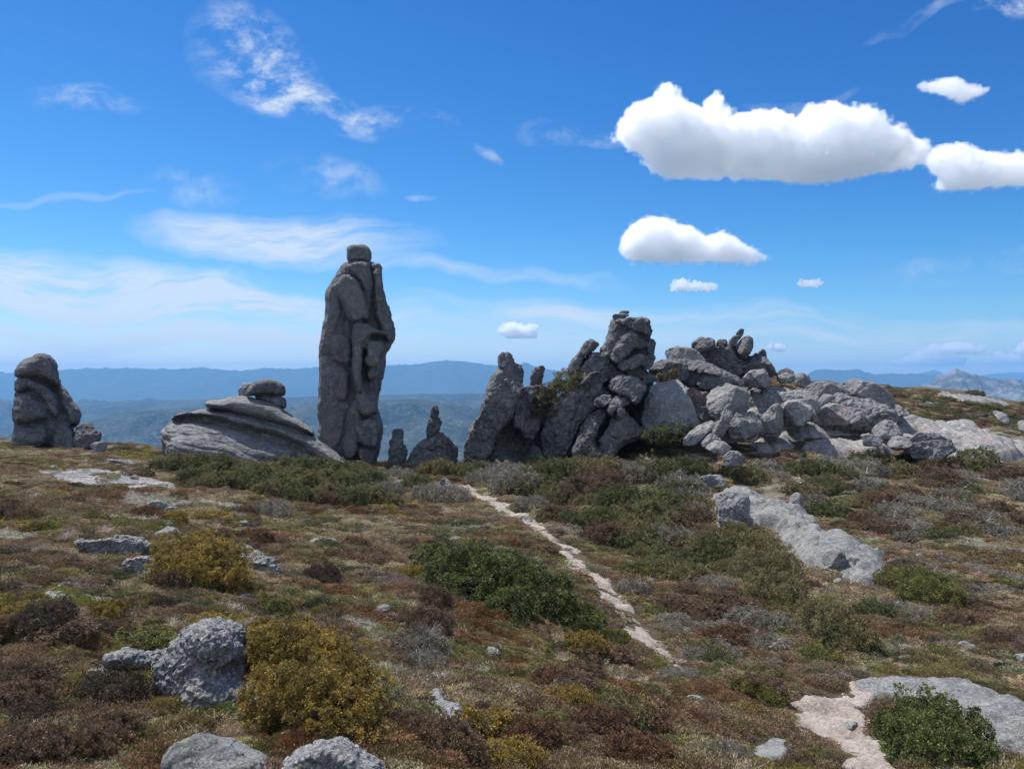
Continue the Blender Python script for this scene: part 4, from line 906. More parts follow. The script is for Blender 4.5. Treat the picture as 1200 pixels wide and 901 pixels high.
def branch_paths(n, reach, r0, up=.5, seg=6, wig=.35, origin=(0, 0, 0), fork=2):
    out = []
    for i in range(n):
        a = rng.uniform(0, 2 * math.pi); d = np.array([math.cos(a), math.sin(a), up * rng.uniform(.3, 1.5)]); d /= np.linalg.norm(d)
        p = np.array(origin, float); L = reach * rng.uniform(.6, 1.1); pts = [p.copy()]
        for k in range(seg):
            d = d + rng.normal(0, wig, 3) * .5; d /= np.linalg.norm(d); p = p + d * L / seg; pts.append(p.copy())
        out.append((pts, np.linspace(r0, r0 * .25, seg + 1)))
        for f in range(fork):
            k = rng.integers(1, seg); q = pts[k].copy(); dd = d + rng.normal(0, .7, 3); dd /= np.linalg.norm(dd); sp = [q.copy()]
            for m_ in range(4):
                dd = dd + rng.normal(0, wig, 3) * .5; dd /= np.linalg.norm(dd); q = q + dd * L * .13; sp.append(q.copy())
            out.append((sp, np.linspace(r0 * .5, r0 * .12, 5)))
    return out
def shrub_mesh(lobes, mat, tuft_sp, n_leaf, ll, lw, seed, parent=None, name='foliage', lump=.24, gaps=.0, link=True):
    """crown on lumpy ellipsoid lobes (cx,cy,cz,rx,ry,rz); tufts spread over and just under the skin"""
    global rng
    rng = np.random.default_rng(seed)
    Cn, Nn, Vv = [], [], []
    for (cx, cy_, cz, rx, ry, rz) in lobes:
        area = 2.6 * math.pi * ((rx * ry) ** 1.6 / 3 + (rx * rz) ** 1.6 / 3 + (ry * rz) ** 1.6 / 3) ** (1 / 1.6)
        n = int(area / (tuft_sp * 1.25) ** 2 * 1.6) + 5
        d = sphere_dirs(n, -.75); layer = rng.choice([1.0, .86, .7], n, p=[.6, .27, .13])
        ln = fbm(d[:, 0] * rx + cx, d[:, 1] * ry + cy_, d[:, 2] * rz + cz, max(rx, rz) * .42, 3, .6, seed)
        rr = layer * (1 + lump * ln) * (1 + rng.normal(0, .03, n))
        P = d * np.array([rx, ry, rz]) * rr[:, None] + np.array([cx, cy_, cz]) + rng.normal(0, tuft_sp * .35, (n, 3))
        nr = d / np.array([rx, ry, rz]); nr /= np.linalg.norm(nr, axis=1)[:, None]
        ok = np.ones(n, bool)
        for (ax, ay, az, bx, by, bz) in lobes:
            if (ax, ay, az) == (cx, cy_, cz): continue
            ok &= (((P - [ax, ay, az]) / [bx, by, bz]) ** 2).sum(1) > .62
        ok &= ln > -1.1 + gaps; ok &= P[:, 2] > -.45
        Cn.append(P[ok]); Nn.append(nr[ok]); 
        tone = .5 + .28 * fbm(P[:, 0], P[:, 1], P[:, 2], rx * .5, 3, .6, seed + 40) + rng.normal(0, .16, n)
        Vv.append(tone[ok])
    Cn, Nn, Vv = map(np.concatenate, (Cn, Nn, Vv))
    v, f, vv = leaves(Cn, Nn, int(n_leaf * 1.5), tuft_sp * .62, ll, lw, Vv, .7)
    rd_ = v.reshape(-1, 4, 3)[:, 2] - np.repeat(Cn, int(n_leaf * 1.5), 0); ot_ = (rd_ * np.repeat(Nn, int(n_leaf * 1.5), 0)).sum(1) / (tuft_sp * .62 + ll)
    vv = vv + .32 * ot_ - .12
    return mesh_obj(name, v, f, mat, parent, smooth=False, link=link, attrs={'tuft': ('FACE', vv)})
def empty(name, loc, rz=0.0):
    o = bpy.data.objects.new(name, None); COL.objects.link(o); o.location = tuple(float(v) for v in loc); o.rotation_euler = (0, 0, rz); o.empty_display_size = .2
    return o
VEGFREE = []   # (x, y, r) kept clear of small plants
def shrub(name, label, pos, lobes, mat, tuft, n_leaf, ll, lw, seed, cat='shrub', group=None, rz=0.0, **kw):
    r = empty(name, pos, rz); tag(r, label, cat, group)
    shrub_mesh(lobes, mat, tuft, n_leaf, ll, lw, seed, r, **kw)
    rx = max(abs(l[0]) + l[3] for l in lobes); rz_ = max(l[5] for l in lobes)
    bp = []
    for l in lobes:
      for pt_, rd__ in branch_paths(3, min(l[3], l[5] * 1.3) * .95, .006 + .012 * l[3], 1.1, origin=(l[0], l[1], l[2] - l[5] * .8), fork=0): bp.append(([np.array([0, 0, -.35]), np.array([l[0] * .7, l[1] * .7, min(-.3, l[2] - l[5] - .25)])] + list(pt_), np.concatenate([[rd__[0], rd__[0]], rd__])))
    tubes(bp, M_BARK, 'stem', r)
    for l in lobes: VEGFREE.append((pos[0] + l[0], pos[1] + l[1], .8 * min(l[3], l[4])))
    return r
def gpos(px, py, sink=.03):
    Y = gdepth(px, py); x = (px - 600) / F * Y
    return (x, Y, gz1(x, Y) - sink)
def span(pos, px0, px1): return (px1 - px0) / F * pos[1]

# big golden bush
def blobs(pos, spec, own=True):
    """lobes given as picture discs (px, py, rx_px, rz_px, depth factor, dy) round a base point"""
    out = []; s = pos[1] / F
    for px, py, rx, rz, dy in spec:
        if own: dy = gdepth(px, min(py + rz * .75, 930)) - pos[1]
        w = at(px, py, pos[1] + dy); s2 = (pos[1] + dy) / F
        out.append((w[0] - pos[0], dy, w[2] - pos[2], rx * s2, rx * s2 * .9, rz * s2))
    return out
p = gpos(370, 848); p = (p[0], p[1] + .35, gz1(p[0], p[1] + .35) - .05)
shrub('golden_bush', 'big dense golden brown bush in the foreground right of the conglomerate boulder', p, blobs(p, [(322, 782, 38, 48, .15), (310, 752, 24, 22, .3), (365, 790, 52, 46, .05), (402, 816, 48, 42, -.05), (352, 822, 54, 40, -.1), (306, 815, 20, 34, .1), (380, 838, 62, 26, -.15), (345, 765, 40, 32, .25), (390, 795, 40, 34, .1)]),
      M_LGOLD, .034, 26, .020, .0045, 201, lump=.34)
p = gpos(238, 700); 
shrub('golden_bush', 'olive gold bush between two pale rocks at left', p, blobs(p, [(205, 655, 28, 26, .1), (235, 650, 32, 24, .1), (262, 662, 30, 28, 0), (282, 682, 14, 20, -.1), (195, 668, 20, 18, -.1), (228, 668, 34, 22, -.1), (250, 678, 30, 14, -.15)]),
      M_LGOLD, .05, 22, .028, .0065, 202, lump=.34)
p = gpos(325, 728)
shrub('small_bush', 'small round yellow green bush above the big golden bush', p, blobs(p, [(322, 714, 20, 15, 0), (306, 706, 9, 9, .1)]), M_LYELL, .042, 20, .025, .006, 203)
p = gpos(570, 722)
shrub('green_bush', 'long low dark green bush in the middle of the slope', p, blobs(p, [(508, 662, 24, 22, 1.3), (530, 672, 30, 28, 1.0), (560, 668, 34, 30, .8), (590, 680, 36, 32, .4), (620, 695, 34, 30, 0), (645, 708, 30, 28, -.3), (668, 722, 24, 22, -.6), (686, 736, 16, 14, -.8), (552, 690, 30, 20, .5), (600, 712, 30, 18, -.2)]),
      M_LBUSH, .085, 22, .045, .012, 204, lump=.34)
p = gpos(1095, 905); p = (p[0], p[1] + .3, gz1(p[0], p[1] + .3) - .05)
shrub('green_bush', 'rounded dark green bush growing over the wide slab at lower right', p, blobs(p, [(1090, 850, 42, 36, .2), (1120, 868, 40, 36, .05), (1070, 872, 34, 32, 0), (1105, 885, 48, 26, -.15), (1048, 858, 22, 24, .15), (1150, 890, 18, 20, 0)]),
      M_LBUSH, .052, 22, .028, .0075, 205, lump=.34)
p = gpos(1040, 875)
shrub('brown_bush', 'brown twiggy bush at the left side of the rounded green bush', p, blobs(p, [(1036, 850, 20, 20, 0), (1048, 866, 14, 14, -.1)]), M_LBROWN, .05, 20, .022, .005, 206)
p = gpos(1080, 712)
shrub('light_green_bush', 'bright yellow green bush at the lower end of the long outcrop', p, blobs(p, [(1045, 680, 18, 14, .4), (1070, 684, 26, 18, .2), (1095, 692, 26, 18, 0), (1115, 700, 18, 14, -.2), (1080, 696, 26, 14, -.2)]), M_LYELL, .09, 18, .045, .012, 207)
p = gpos(915, 712)
shrub('olive_bush', 'two toned olive bush spilling in front of the long outcrop', p, blobs(p, [(895, 650, 28, 24, .6), (915, 668, 26, 24, .3), (905, 690, 30, 22, 0), (928, 698, 20, 18, -.2), (876, 668, 22, 22, .4), (890, 640, 18, 16, .9)]), M_LOLIVE, .10, 18, .045, .012, 208)
p = gpos(985, 770)
shrub('olive_bush', 'spreading dark olive bush with drooping fronds below the outcrop', p, blobs(p, [(965, 725, 26, 20, .3), (985, 738, 28, 22, .1), (1005, 750, 22, 18, -.1), (945, 716, 16, 14, .4), (990, 755, 22, 14, -.3)]), M_LOLIVE, .075, 20, .04, .010, 209)
p = gpos(890, 838)
shrub('olive_bush', 'small ragged yellow olive bush left of the lower gravel', p, blobs(p, [(868, 808, 12, 12, .2), (886, 816, 18, 13, 0), (904, 826, 16, 12, -.1)]), M_LYELL, .05, 20, .028, .007, 210)
p = gpos(570, 862)
shrub('olive_bush', 'low mossy green gold bush at the bottom centre', p, blobs(p, [(550, 845, 16, 13, .1), (575, 846, 20, 13, .05), (596, 850, 16, 11, 0)]), M_LGOLD, .036, 20, .02, .005, 211)
p = gpos(960, 778)
shrub('yellow_bush', 'pale yellowish fern like bush under the drooping olive bush', p, blobs(p, [(952, 766, 16, 10, 0), (972, 772, 14, 9, -.1)]), M_LYELL, .05, 16, .03, .007, 212)
p = gpos(1145, 546)
shrub('dark_bush', 'round dark green bush standing on the bare slab at right', p, blobs(p, [(1135, 536, 14, 9, 0), (1150, 536, 16, 9, 0), (1160, 539, 10, 6, 0)], False), M_LGREEN, .22, 16, .11, .03, 213)
p = gpos(785, 522)
shrub('dark_bush', 'dark green bush at the foot of the tall fluted boulder', (p[0], 47.5, at(785, 520, 47.5)[2]), blobs((p[0], 47.5, at(785, 520, 47.5)[2]), [(770, 512, 16, 9, 0), (790, 508, 20, 11, 0), (805, 512, 12, 9, 0)], False), M_LGREEN, .22, 16, .11, .03, 214)
for (px, py, sc_, lab) in [(651, 463, 1.0, 'dark scrub filling the notch between the knob and the curved thumb rock'), (668, 447, .8, 'wiry bush high in the notch beneath the curved thumb rock'), (640, 480, .8, 'trailing green scrub hanging down the cleft of the main tor'), (783, 440, .45, 'small tuft of green scrub on the striated ledge')]:
    w = at(px, py, 51.5 if px < 700 else 53.5)
    shrub('tor_scrub', lab, tuple(w), [(0, 0, 0, 1.2 * sc_, .9, .75 * sc_), (.9 * sc_, 0, .25, .8 * sc_, .8, .5 * sc_), (-.8 * sc_, 0, -.25, .7 * sc_, .7, .6 * sc_)], M_LOLIVE if px != 640 else M_LGREEN, .2, 16, .12, .03, 220 + px)
# repeated bushes of the middle distance: a few grown, the others copies
def copy_tree(o, loc, rz, sc_, label=None, group=None):
    c = o.copy(); COL.objects.link(c); c.location = tuple(float(v) for v in loc); c.rotation_euler = (0, 0, rz); c.scale = sc_ if isinstance(sc_, tuple) else (sc_,) * 3
    if label: c['label'] = label
    if group: c['group'] = group
    for ch in o.children:
        k = ch.copy(); COL.objects.link(k); k.parent = c
    return c
def proto(mat, seed, flat=.6, tuft=.115, name='shrub', n=18, ll=.06, lw=.016):
    r = np.random.default_rng(seed); lobes = [(0, 0, .2, .8, .8, flat * .9)]
    for i in range(5):
        a = i * 1.256 + r.uniform(-.3, .3); q = r.uniform(.4, .7)
        lobes.append((q * math.cos(a), q * math.sin(a), .1 + r.uniform(0, .15), r.uniform(.35, .55), r.uniform(.35, .55), flat * r.uniform(.5, .9)))
    return dict(lobes=lobes, mat=mat, tuft=tuft, n=n, ll=ll, lw=lw, seed=seed)
KINDS = {'ridge_green': [proto(M_LGREEN, 301, .65), proto(M_LOLIVE, 302, .6)], 'olive': [proto(M_LOLIVE, 303, .55), proto(M_LOLIVE, 304, .5), proto(M_LGREEN, 305, .5)],
         'brown': [proto(M_LBROWN, 306, .5), proto(M_LBROWN, 307, .45)], 'grey': [proto(M_LGREY, 308, .5, n=14, tuft=.14), proto(M_LGREY, 309, .45, n=14, tuft=.14)], 'yellow': [proto(M_LYELL, 310, .45), proto(M_LGOLD, 311, .4)], 'white': [proto(M_LWHITE, 312, .4)], 'rust': [proto(M_LRUST, 313, .5, .10), proto(M_LRUST, 314, .4, .10)], 'dark': [proto(M_LDARK, 315, .5)]}
LABELS = {'ridge_green': ('dense green shrub', 'green shrubs of the ridge and slope'), 'olive': ('olive green shrub', 'olive shrubs massed on the slope'),
          'brown': ('reddish brown shrub', 'brown heath shrubs on the slope'), 'grey': ('grey twiggy shrub', 'grey twiggy shrubs on the slope'),
          'yellow': ('low yellow green cushion shrub', 'yellow green cushion shrubs'), 'white': ('low cushion of white flowers', 'white flowering cushions'), 'rust': ('rusty brown heath cushion', 'rusty heath cushions'), 'dark': ('blackish brown shrub', 'dark heath shrubs')}
def where(px, py):
    """which landmark a spot on the slope lies by"""
    def pick(v, tbl): return next(t for lim, t in tbl if v < lim)
    if py < 505: return pick(px, [(960, 'between the rocks of the ridge'), (1130, 'right of the whaleback boulder'), (9e9, 'at the far right end of the skyline heath')])
    if py < 568: return pick(px, [(230, 'below the left end of the layered dome'), (310, 'below the middle of the layered dome'), (385, 'below the right end of the layered dome'), (455, 'at the foot of the tall pillar'), (545, 'below the small hunched spire'),
                                  (640, 'below the leaning slab of the main tor'), (770, 'below the body of the main tor'), (900, 'below the stone tumble'), (1060, 'below the left half of the bare slab'), (9e9, 'below the right half of the bare slab')])
    if py < 612: return pick(px, [(270, 'at the left of the green belt'), (370, 'in the green belt under the dome'), (470, 'at the right of the green belt'), (590, 'near the top end of the track'),
                                  (700, 'right of the upper track'), (830, 'above and left of the long outcrop'), (1000, 'behind the long outcrop'), (1100, 'up the slope right of the long outcrop'), (9e9, 'by the right edge midway down')])
    if py < 665: return pick(px, [(200, 'left of the upper golden bush'), (480, 'right of the upper golden bush'), (700, 'beside the middle of the track'), (790, 'between track and long outcrop'), (880, 'at the upper left side of the long outcrop'),
                                  (1040, 'touching the long outcrop'), (1120, 'above the bright yellow green bush'), (9e9, 'right of the bright yellow green bush')])
    if py < 745: return pick(px, [(90, 'at left edge above the conglomerate boulder'), (300, 'between the two golden bushes'), (480, 'left of the dark green bush'), (720, 'close to the dark green bush'), (830, 'right of the lower track'),
                                  (940, 'below the long outcrop'), (9e9, 'right of the drooping olive bush')])
    return pick(px, [(80, 'at the lower left edge'), (200, 'left of the conglomerate boulder'), (480, 'around the big golden bush'), (700, 'in the lower middle'), (800, 'below the lower end of the track'), (9e9, 'above the pinkish gravel')])
_first = {}
def place(kind, px, py, size_px, flat=1.0):
    """size_px: half width in the picture"""
    i = random.randrange(len(KINDS[kind])); pr = KINDS[kind][i]; Y = gdepth(px, py); x = (px - 600) / F * Y
    s = size_px / F * Y / 1.1; loc = (x, Y, gz1(x, Y) - .06 * s); rz = random.uniform(0, 6.28)
    lab, grp = LABELS[kind]; key = (kind, i)
    mid_ = 24 if py > 520 else 13; lab = ('large ' if size_px > mid_ * 1.15 else 'small ' if size_px < mid_ * .85 else '') + (lab[4:] if lab.startswith('low ') else lab) + ' ' + where(px, py)
    for W, kp in PATCHES:
        if kp >= .9 and polydist(np.array([x]), np.array([Y]), W)[0] < (.95 * s if Y < 45 else .5 * s): return
    if key not in _first:
        nm_ = {'ridge_green': 'shrub', 'olive': 'shrub', 'grey': 'twiggy_shrub', 'yellow': 'cushion_plant', 'white': 'cushion_plant'}.get(kind, 'heather')
        r = empty(nm_, loc, rz); tag(r, lab, nm_.replace('_', ' '), grp)
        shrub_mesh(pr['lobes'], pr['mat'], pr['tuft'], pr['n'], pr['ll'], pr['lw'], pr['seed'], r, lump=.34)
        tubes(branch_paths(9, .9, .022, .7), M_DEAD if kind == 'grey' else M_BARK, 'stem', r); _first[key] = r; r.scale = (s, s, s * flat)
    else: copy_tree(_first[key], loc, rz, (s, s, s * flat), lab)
    VEGFREE.append((x, Y, .7 * s))
random.seed(12)
for px in range(166, 420, 13): place('ridge_green', px + random.uniform(-5, 5), random.uniform(552, 566) + (2 if px > 250 else 0), random.uniform(18, 30), random.uniform(1.0, 1.4))
for px in range(190, 440, 17): place('ridge_green' if random.random() < .65 else 'olive', px, random.uniform(566, 584), random.uniform(20, 30), 1.2)
for px in range(330, 470, 20): place('ridge_green', px, random.uniform(578, 596), random.uniform(18, 28), 1.2)
for px in range(400, 540, 14): place(random.choice(['olive', 'grey', 'grey', 'olive']), px + random.uniform(-5, 5), random.uniform(556, 588), random.uniform(17, 28), 1.25)
for px in range(548, 760, 12): place(random.choice(['olive', 'olive', 'grey', 'brown']), px, random.uniform(552, 566), random.uniform(16, 28), 1.2)
for i in range(120):
    px = random.uniform(560, 880); py = random.uniform(556, 655)
    if py > 575 + (px - 570) * .55 + 10 and px < 690: continue
    place(random.choice(['olive', 'olive', 'olive', 'ridge_green', 'grey', 'brown']), px, py, random.uniform(20, 38), 1.25)
for i in range(100):
    px = random.uniform(860, 1215); py = random.uniform(545, 640)
    if 835 < px < 1040 and 575 + (px - 840) * .3 < py: continue
    place(random.choice(['olive', 'olive', 'grey', 'brown', 'grey']), px, py, random.uniform(16, 32), 1.0)
for i in range(16): place('olive', random.uniform(745, 860), random.uniform(640, 690), random.uniform(18, 34), 1.1)
for i in range(16): place('brown', random.uniform(760, 900), random.uniform(685, 740), random.uniform(18, 34), .9)
for i in range(14): place('grey', random.uniform(780, 930), random.uniform(730, 800), random.uniform(16, 32), .9)
for i in range(14): place('grey', random.uniform(1080, 1210), random.uniform(640, 700), random.uniform(12, 24), .6)
for i in range(64): place(random.choice(['ridge_green', 'brown', 'brown', 'olive']), random.uniform(1045, 1215), random.uniform(462, 502), random.uniform(9, 17), .6)
for i in range(12): place(random.choice(['ridge_green', 'brown']), random.uniform(860, 945), random.uniform(455, 482), random.uniform(8, 13), .6)
for a in [(1122, 590, 13), (1135, 594, 9), (1120, 622, 15), (1140, 630, 13), (1188, 598, 14), (1196, 645, 12), (840, 590, 8)]: place('white', *a, .4)
for i in range(16): place('brown', random.uniform(880, 960), random.uniform(470, 492), random.uniform(6, 12), .5)
# cushions of the left foreground
for (px, py, s, k) in [(235, 735, 36, 'yellow'), (160, 752, 44, 'yellow'), (205, 760, 34, 'yellow'), (100, 690, 34, 'brown'), (70, 745, 46, 'brown'), (20, 700, 30, 'brown'), (30, 790, 40, 'brown'),
                       (60, 835, 36, 'yellow'), (110, 880, 44, 'yellow'), (35, 880, 46, 'brown'), (150, 850, 34, 'brown'), (240, 610, 34, 'yellow'), (40, 625, 36, 'yellow'), (280, 712, 26, 'brown'), (165, 815, 26, 'brown'),
                       (500, 890, 36, 'brown'), (740, 640, 20, 'olive'), (430, 660, 26, 'brown'), (680, 770, 30, 'brown'), (720, 860, 36, 'yellow'), (780, 880, 34, 'yellow'), (640, 850, 30, 'yellow'), (830, 850, 32, 'brown'),
                       (960, 890, 24, 'yellow'), (915, 872, 34, 'brown'), (420, 760, 22, 'yellow'), (450, 740, 24, 'yellow'), (600, 770, 26, 'yellow'), (640, 640, 24, 'brown'), (560, 640, 24, 'brown')]:
    place(k, px, py, s, .62)

for i in range(75):
    px, py = random.uniform(-10, 520), random.uniform(592, 905)
    if 150 < px < 460 and 700 < py < 905: continue
    place(random.choice(['rust', 'rust', 'dark', 'brown', 'yellow', 'yellow', 'brown', 'dark'] if px < 300 else ['brown', 'rust', 'yellow', 'grey', 'dark', 'olive']), px, py, random.uniform(20, 38) * (.5 + (py - 560) / 330), random.uniform(.95, 1.4))
for i in range(60):
    px, py = random.uniform(520, 1210), random.uniform(660, 905)
    place(random.choice(['rust', 'brown', 'brown', 'yellow', 'olive', 'grey']), px, py, random.uniform(19, 36) * (.5 + (py - 600) / 330), random.uniform(.8, 1.2))
# small loose stones in the heath
sp = [rock('stone', 'small loose pale stone in the heath', P0, 10, [([(600, 440), (612, 432), (628, 434), (636, 445), (626, 456), (606, 454)], .12, .16)], M_NEAR, noise=(.02, .15), seed=700 + q, vox=.014, cat='stone', group='small loose stones in the heath') for q in range(3)]
nveg = len(VEGFREE)
spots = [(random.uniform(20, 560), random.uniform(575, 850)) for _ in range(22)] + [(random.uniform(560, 1190), random.uniform(640, 890)) for _ in range(18)] + [(random.uniform(40, 200), random.uniform(545, 580)) for _ in range(8)]
for q, (px, py) in enumerate(spots):
    Y = gdepth(px, py); x = (px - 600) / F * Y; o = sp[q] if q < 3 else sp[q % 3].copy()
    if q >= 3: COL.objects.link(o)
    k_ = random.uniform(.25, .62) * (Y / 10) ** .6
    if any((x - a) ** 2 + (Y - b) ** 2 < (c * 1.4 + .1) ** 2 for a, b, c in VEGFREE[:nveg]): Y += 0; x += 0; k_ *= .5
    o.location = (x, Y, gz1(x, Y) - .04 * k_); o.scale = (k_ * random.uniform(.8, 1.4), k_, k_ * random.uniform(.6, 1)); o.rotation_euler = (random.uniform(-.3, .3), random.uniform(-.3, .3), random.uniform(0, 6.28))
    o['label'] = ('bigger' if k_ > .45 else 'tiny') + ' loose pale stone ' + where(px, py); VEGFREE.append((x, Y, .13 * k_))
# tell look-alikes that share a landmark apart by their order
ORD = ['first', 'second', 'third', 'fourth', 'fifth', 'sixth', 'seventh', 'eighth', 'ninth', 'tenth', 'eleventh', 'twelfth']
byl = {}
for o in COL.objects:
    if o.parent is None and 'group' in o.keys() and 'label' in o.keys(): byl.setdefault(o['label'], []).append(o)
for lab, os_ in byl.items():
    if len(os_) < 2 or len(os_) > 12: continue
    os_.sort(key=lambda o: o.location.x / o.location.y)
    for q, o in enumerate(os_):
        o['label'] = lab + ', ' + (('leftmost' if q == 0 else 'rightmost') if q in (0, len(os_) - 1) else ORD[q] + ' from left')
# dead white branches by the tor
for (px, py, Yd, n, rch, lab) in [(770, 528, 44, 16, 1.6, 'tangle of bleached white dead branches at the foot of the main tor'), (422, 545, 46, 9, 1.0, 'small bare dead bush at the base of the tall pillar'), (925, 555, 38, 7, 1.2, 'bleached dead branch lying in the scrub below the pale rock strip'), (790, 590, 30, 7, .9, 'pale dead branches showing in the dark scrub of the slope')]:
    x = (px - 600) / F * Yd; z = gz1(x, Yd)
    r = empty('dead_bush', (x, Yd, z)); tag(r, lab, 'dead bush')
    tubes(branch_paths(n, rch, .045, .45, 7, .8, fork=3), M_DEAD, 'branch', r)

# ------------------------------------------------------------------ the small heath plants (uncountable)
def clump(name, kind, seed):
    global rng
    rng = np.random.default_rng(seed)
    if kind == 'cushion':            # rounded cushion of short sprigs, radius 1
        d = sphere_dirs(420, 0.0); r = 1 + .18 * fbm(d[:, 0], d[:, 1], d[:, 2], .5, 2, .6, seed)
        P = d * np.array([.95, .95, .5]) * r[:, None]; tone = .5 + .25 * fbm(P[:, 0], P[:, 1], P[:, 2], .4, 2, .6, seed + 1) + rng.normal(0, .12, len(P)); tone += .0
        v, f, vv = leaves(P, d * np.array([.6, .6, 1.2]), 3, .06, .17, .022, tone, .45)
    elif kind == 'heath':            # open twiggy heath
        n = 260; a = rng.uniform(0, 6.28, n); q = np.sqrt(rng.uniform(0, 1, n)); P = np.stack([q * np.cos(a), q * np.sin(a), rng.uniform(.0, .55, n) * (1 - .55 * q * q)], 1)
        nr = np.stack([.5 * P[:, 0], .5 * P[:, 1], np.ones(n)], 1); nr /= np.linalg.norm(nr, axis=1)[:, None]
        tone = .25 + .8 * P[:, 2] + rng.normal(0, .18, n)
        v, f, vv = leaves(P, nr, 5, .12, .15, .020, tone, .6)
    elif kind == 'grass':            # tussock of narrow blades
        n = 150; a = rng.uniform(0, 6.28, n); q = np.sqrt(rng.uniform(0, 1, n)) * .55
        b = np.stack([q * np.cos(a), q * np.sin(a), 0 * q], 1); lean = np.stack([np.cos(a), np.sin(a)], 1) * rng.uniform(.05, .6, n)[:, None]
        h = rng.uniform(.35, .95, n); mid = b + np.concatenate([lean * .35, (h * .7)[:, None]], 1); tip = b + np.concatenate([lean * .95, h[:, None] * rng.uniform(.6, 1.0, n)[:, None]], 1)
        s = np.stack([-np.sin(a), np.cos(a), 0 * a], 1) * .016
        v = np.stack([b - s, b + s, mid + s * .8, mid - s * .8, mid - s * .8, mid + s * .8, tip + s * .15, tip - s * .15], 1).reshape(-1, 3); f = np.arange(n * 8).reshape(-1, 4)
        vv = np.repeat(rng.uniform(.25, .95, n), 2)
    else:                            # low grey lichen and twigs
        n = 240; a = rng.uniform(0, 6.28, n); q = np.sqrt(rng.uniform(0, 1, n)); P = np.stack([q * np.cos(a), q * np.sin(a), rng.uniform(0, .22, n)], 1)
        v, f, vv = leaves(P, np.tile([0, 0, 1.], (n, 1)), 3, .1, .26, .012, rng.uniform(.3, 1, n), .92)
    return mesh_obj(name, v, f, M_HEATH, smooth=False, link=False, attrs={'tuft': ('FACE', vv)})
def instancer(name, label, cat, P, rot, scl, tint, idx, protos):
    me = bpy.data.meshes.new(name); me.vertices.add(len(P)); me.vertices.foreach_set('co', np.asarray(P, np.float32).ravel())
    for an, ty, arr, key in (('rot', 'FLOAT_VECTOR', rot, 'vector'), ('tint', 'FLOAT_VECTOR', tint, 'vector'), ('scl', 'FLOAT_VECTOR', scl, 'vector'), ('idx', 'INT', idx, 'value')):
        a = me.attributes.new(an, ty, 'POINT'); a.data.foreach_set(key, np.asarray(arr, np.int32 if ty == 'INT' else np.float32).ravel())
    o = bpy.data.objects.new(name, me); COL.objects.link(o); me.materials.append(M_HEATH)
    ng = bpy.data.node_groups.new(name, 'GeometryNodeTree'); ng.interface.new_socket('Geometry', in_out='INPUT', socket_type='NodeSocketGeometry'); ng.interface.new_socket('Geometry', in_out='OUTPUT', socket_type='NodeSocketGeometry')
    gi, go = ng.nodes.new('NodeGroupInput'), ng.nodes.new('NodeGroupOutput')
    ip = ng.nodes.new('GeometryNodeInstanceOnPoints'); ng.links.new(gi.outputs[0], ip.inputs['Points'])
    jn = ng.nodes.new('GeometryNodeJoinGeometry')
    for p_ in protos:
        oi = ng.nodes.new('GeometryNodeObjectInfo'); oi.inputs['Object'].default_value = p_; oi.inputs['As Instance'].default_value = True
        ng.links.new(oi.outputs['Geometry'], jn.inputs[0])
    ng.links.new(jn.outputs[0], ip.inputs['Instance']); ip.inputs['Pick Instance'].default_value = True
    def na(nm, ty):
        a = ng.nodes.new('GeometryNodeInputNamedAttribute'); a.data_type = ty; a.inputs[0].default_value = nm; return a.outputs[0]
    ng.links.new(na('idx', 'INT'), ip.inputs['Instance Index'])
    er = ng.nodes.new('FunctionNodeEulerToRotation'); ng.links.new(na('rot', 'FLOAT_VECTOR'), er.inputs[0]); ng.links.new(er.outputs[0], ip.inputs['Rotation'])
    ng.links.new(na('scl', 'FLOAT_VECTOR'), ip.inputs['Scale']); ng.links.new(ip.outputs[0], go.inputs[0])
    md = o.modifiers.new('plants', 'NODES'); md.node_group = ng
    return tag(o, label, cat, kind='stuff')
r2 = np.random.default_rng(77)
NP = 56000
Yv = np.exp(r2.uniform(math.log(2.6), math.log(88), NP * 3)); wgt = Yv ** 2 / Yv ** 1.30; wgt /= wgt.max()
Yv = Yv[r2.uniform(0, 1, len(Yv)) < wgt][:NP]; n = len(Yv)
Uv = r2.uniform(-190, 1390, n); Xv = (Uv - 600) / F * Yv; Rv = row_of(Uv, Yv)
keep = np.ones(n, bool)
for W, kp in PATCHES:
    lo, hi = W.min(0) - .3, W.max(0) + .3; m_ = (Xv > lo[0]) & (Xv < hi[0]) & (Yv > lo[1]) & (Yv < hi[1])
    if m_.any():
        ins = np.zeros(n, bool); d = polydist(Xv[m_], Yv[m_], W); ins[m_] = (d + .12 * fbm(Xv[m_], Yv[m_], 0 * Xv[m_], .4, 3, .6, 3)) < .030 * Yv[m_] ** .6
        keep &= ~(ins & (r2.uniform(0, 1, n) < kp))
for (x, y, r) in VEGFREE: keep &= (Xv - x) ** 2 + (Yv - y) ** 2 > r * r
keep &= Yv < 90
Xv, Yv, Uv, Rv = Xv[keep], Yv[keep], Uv[keep], Rv[keep]; n = len(Xv)
Zv = ground_z(Xv, Yv)
size = (.034 - .007 * np.clip((22 - Yv) / 8, 0, 1)) * Yv ** .60 * r2.uniform(.6, 1.45, n) * (1 + .45 * np.clip((11 - Yv) / 5, 0, 1) * np.clip(fbm(Xv, Yv, 0 * Xv, .9, 2, .5, 131) + .4, 0, 1.2))
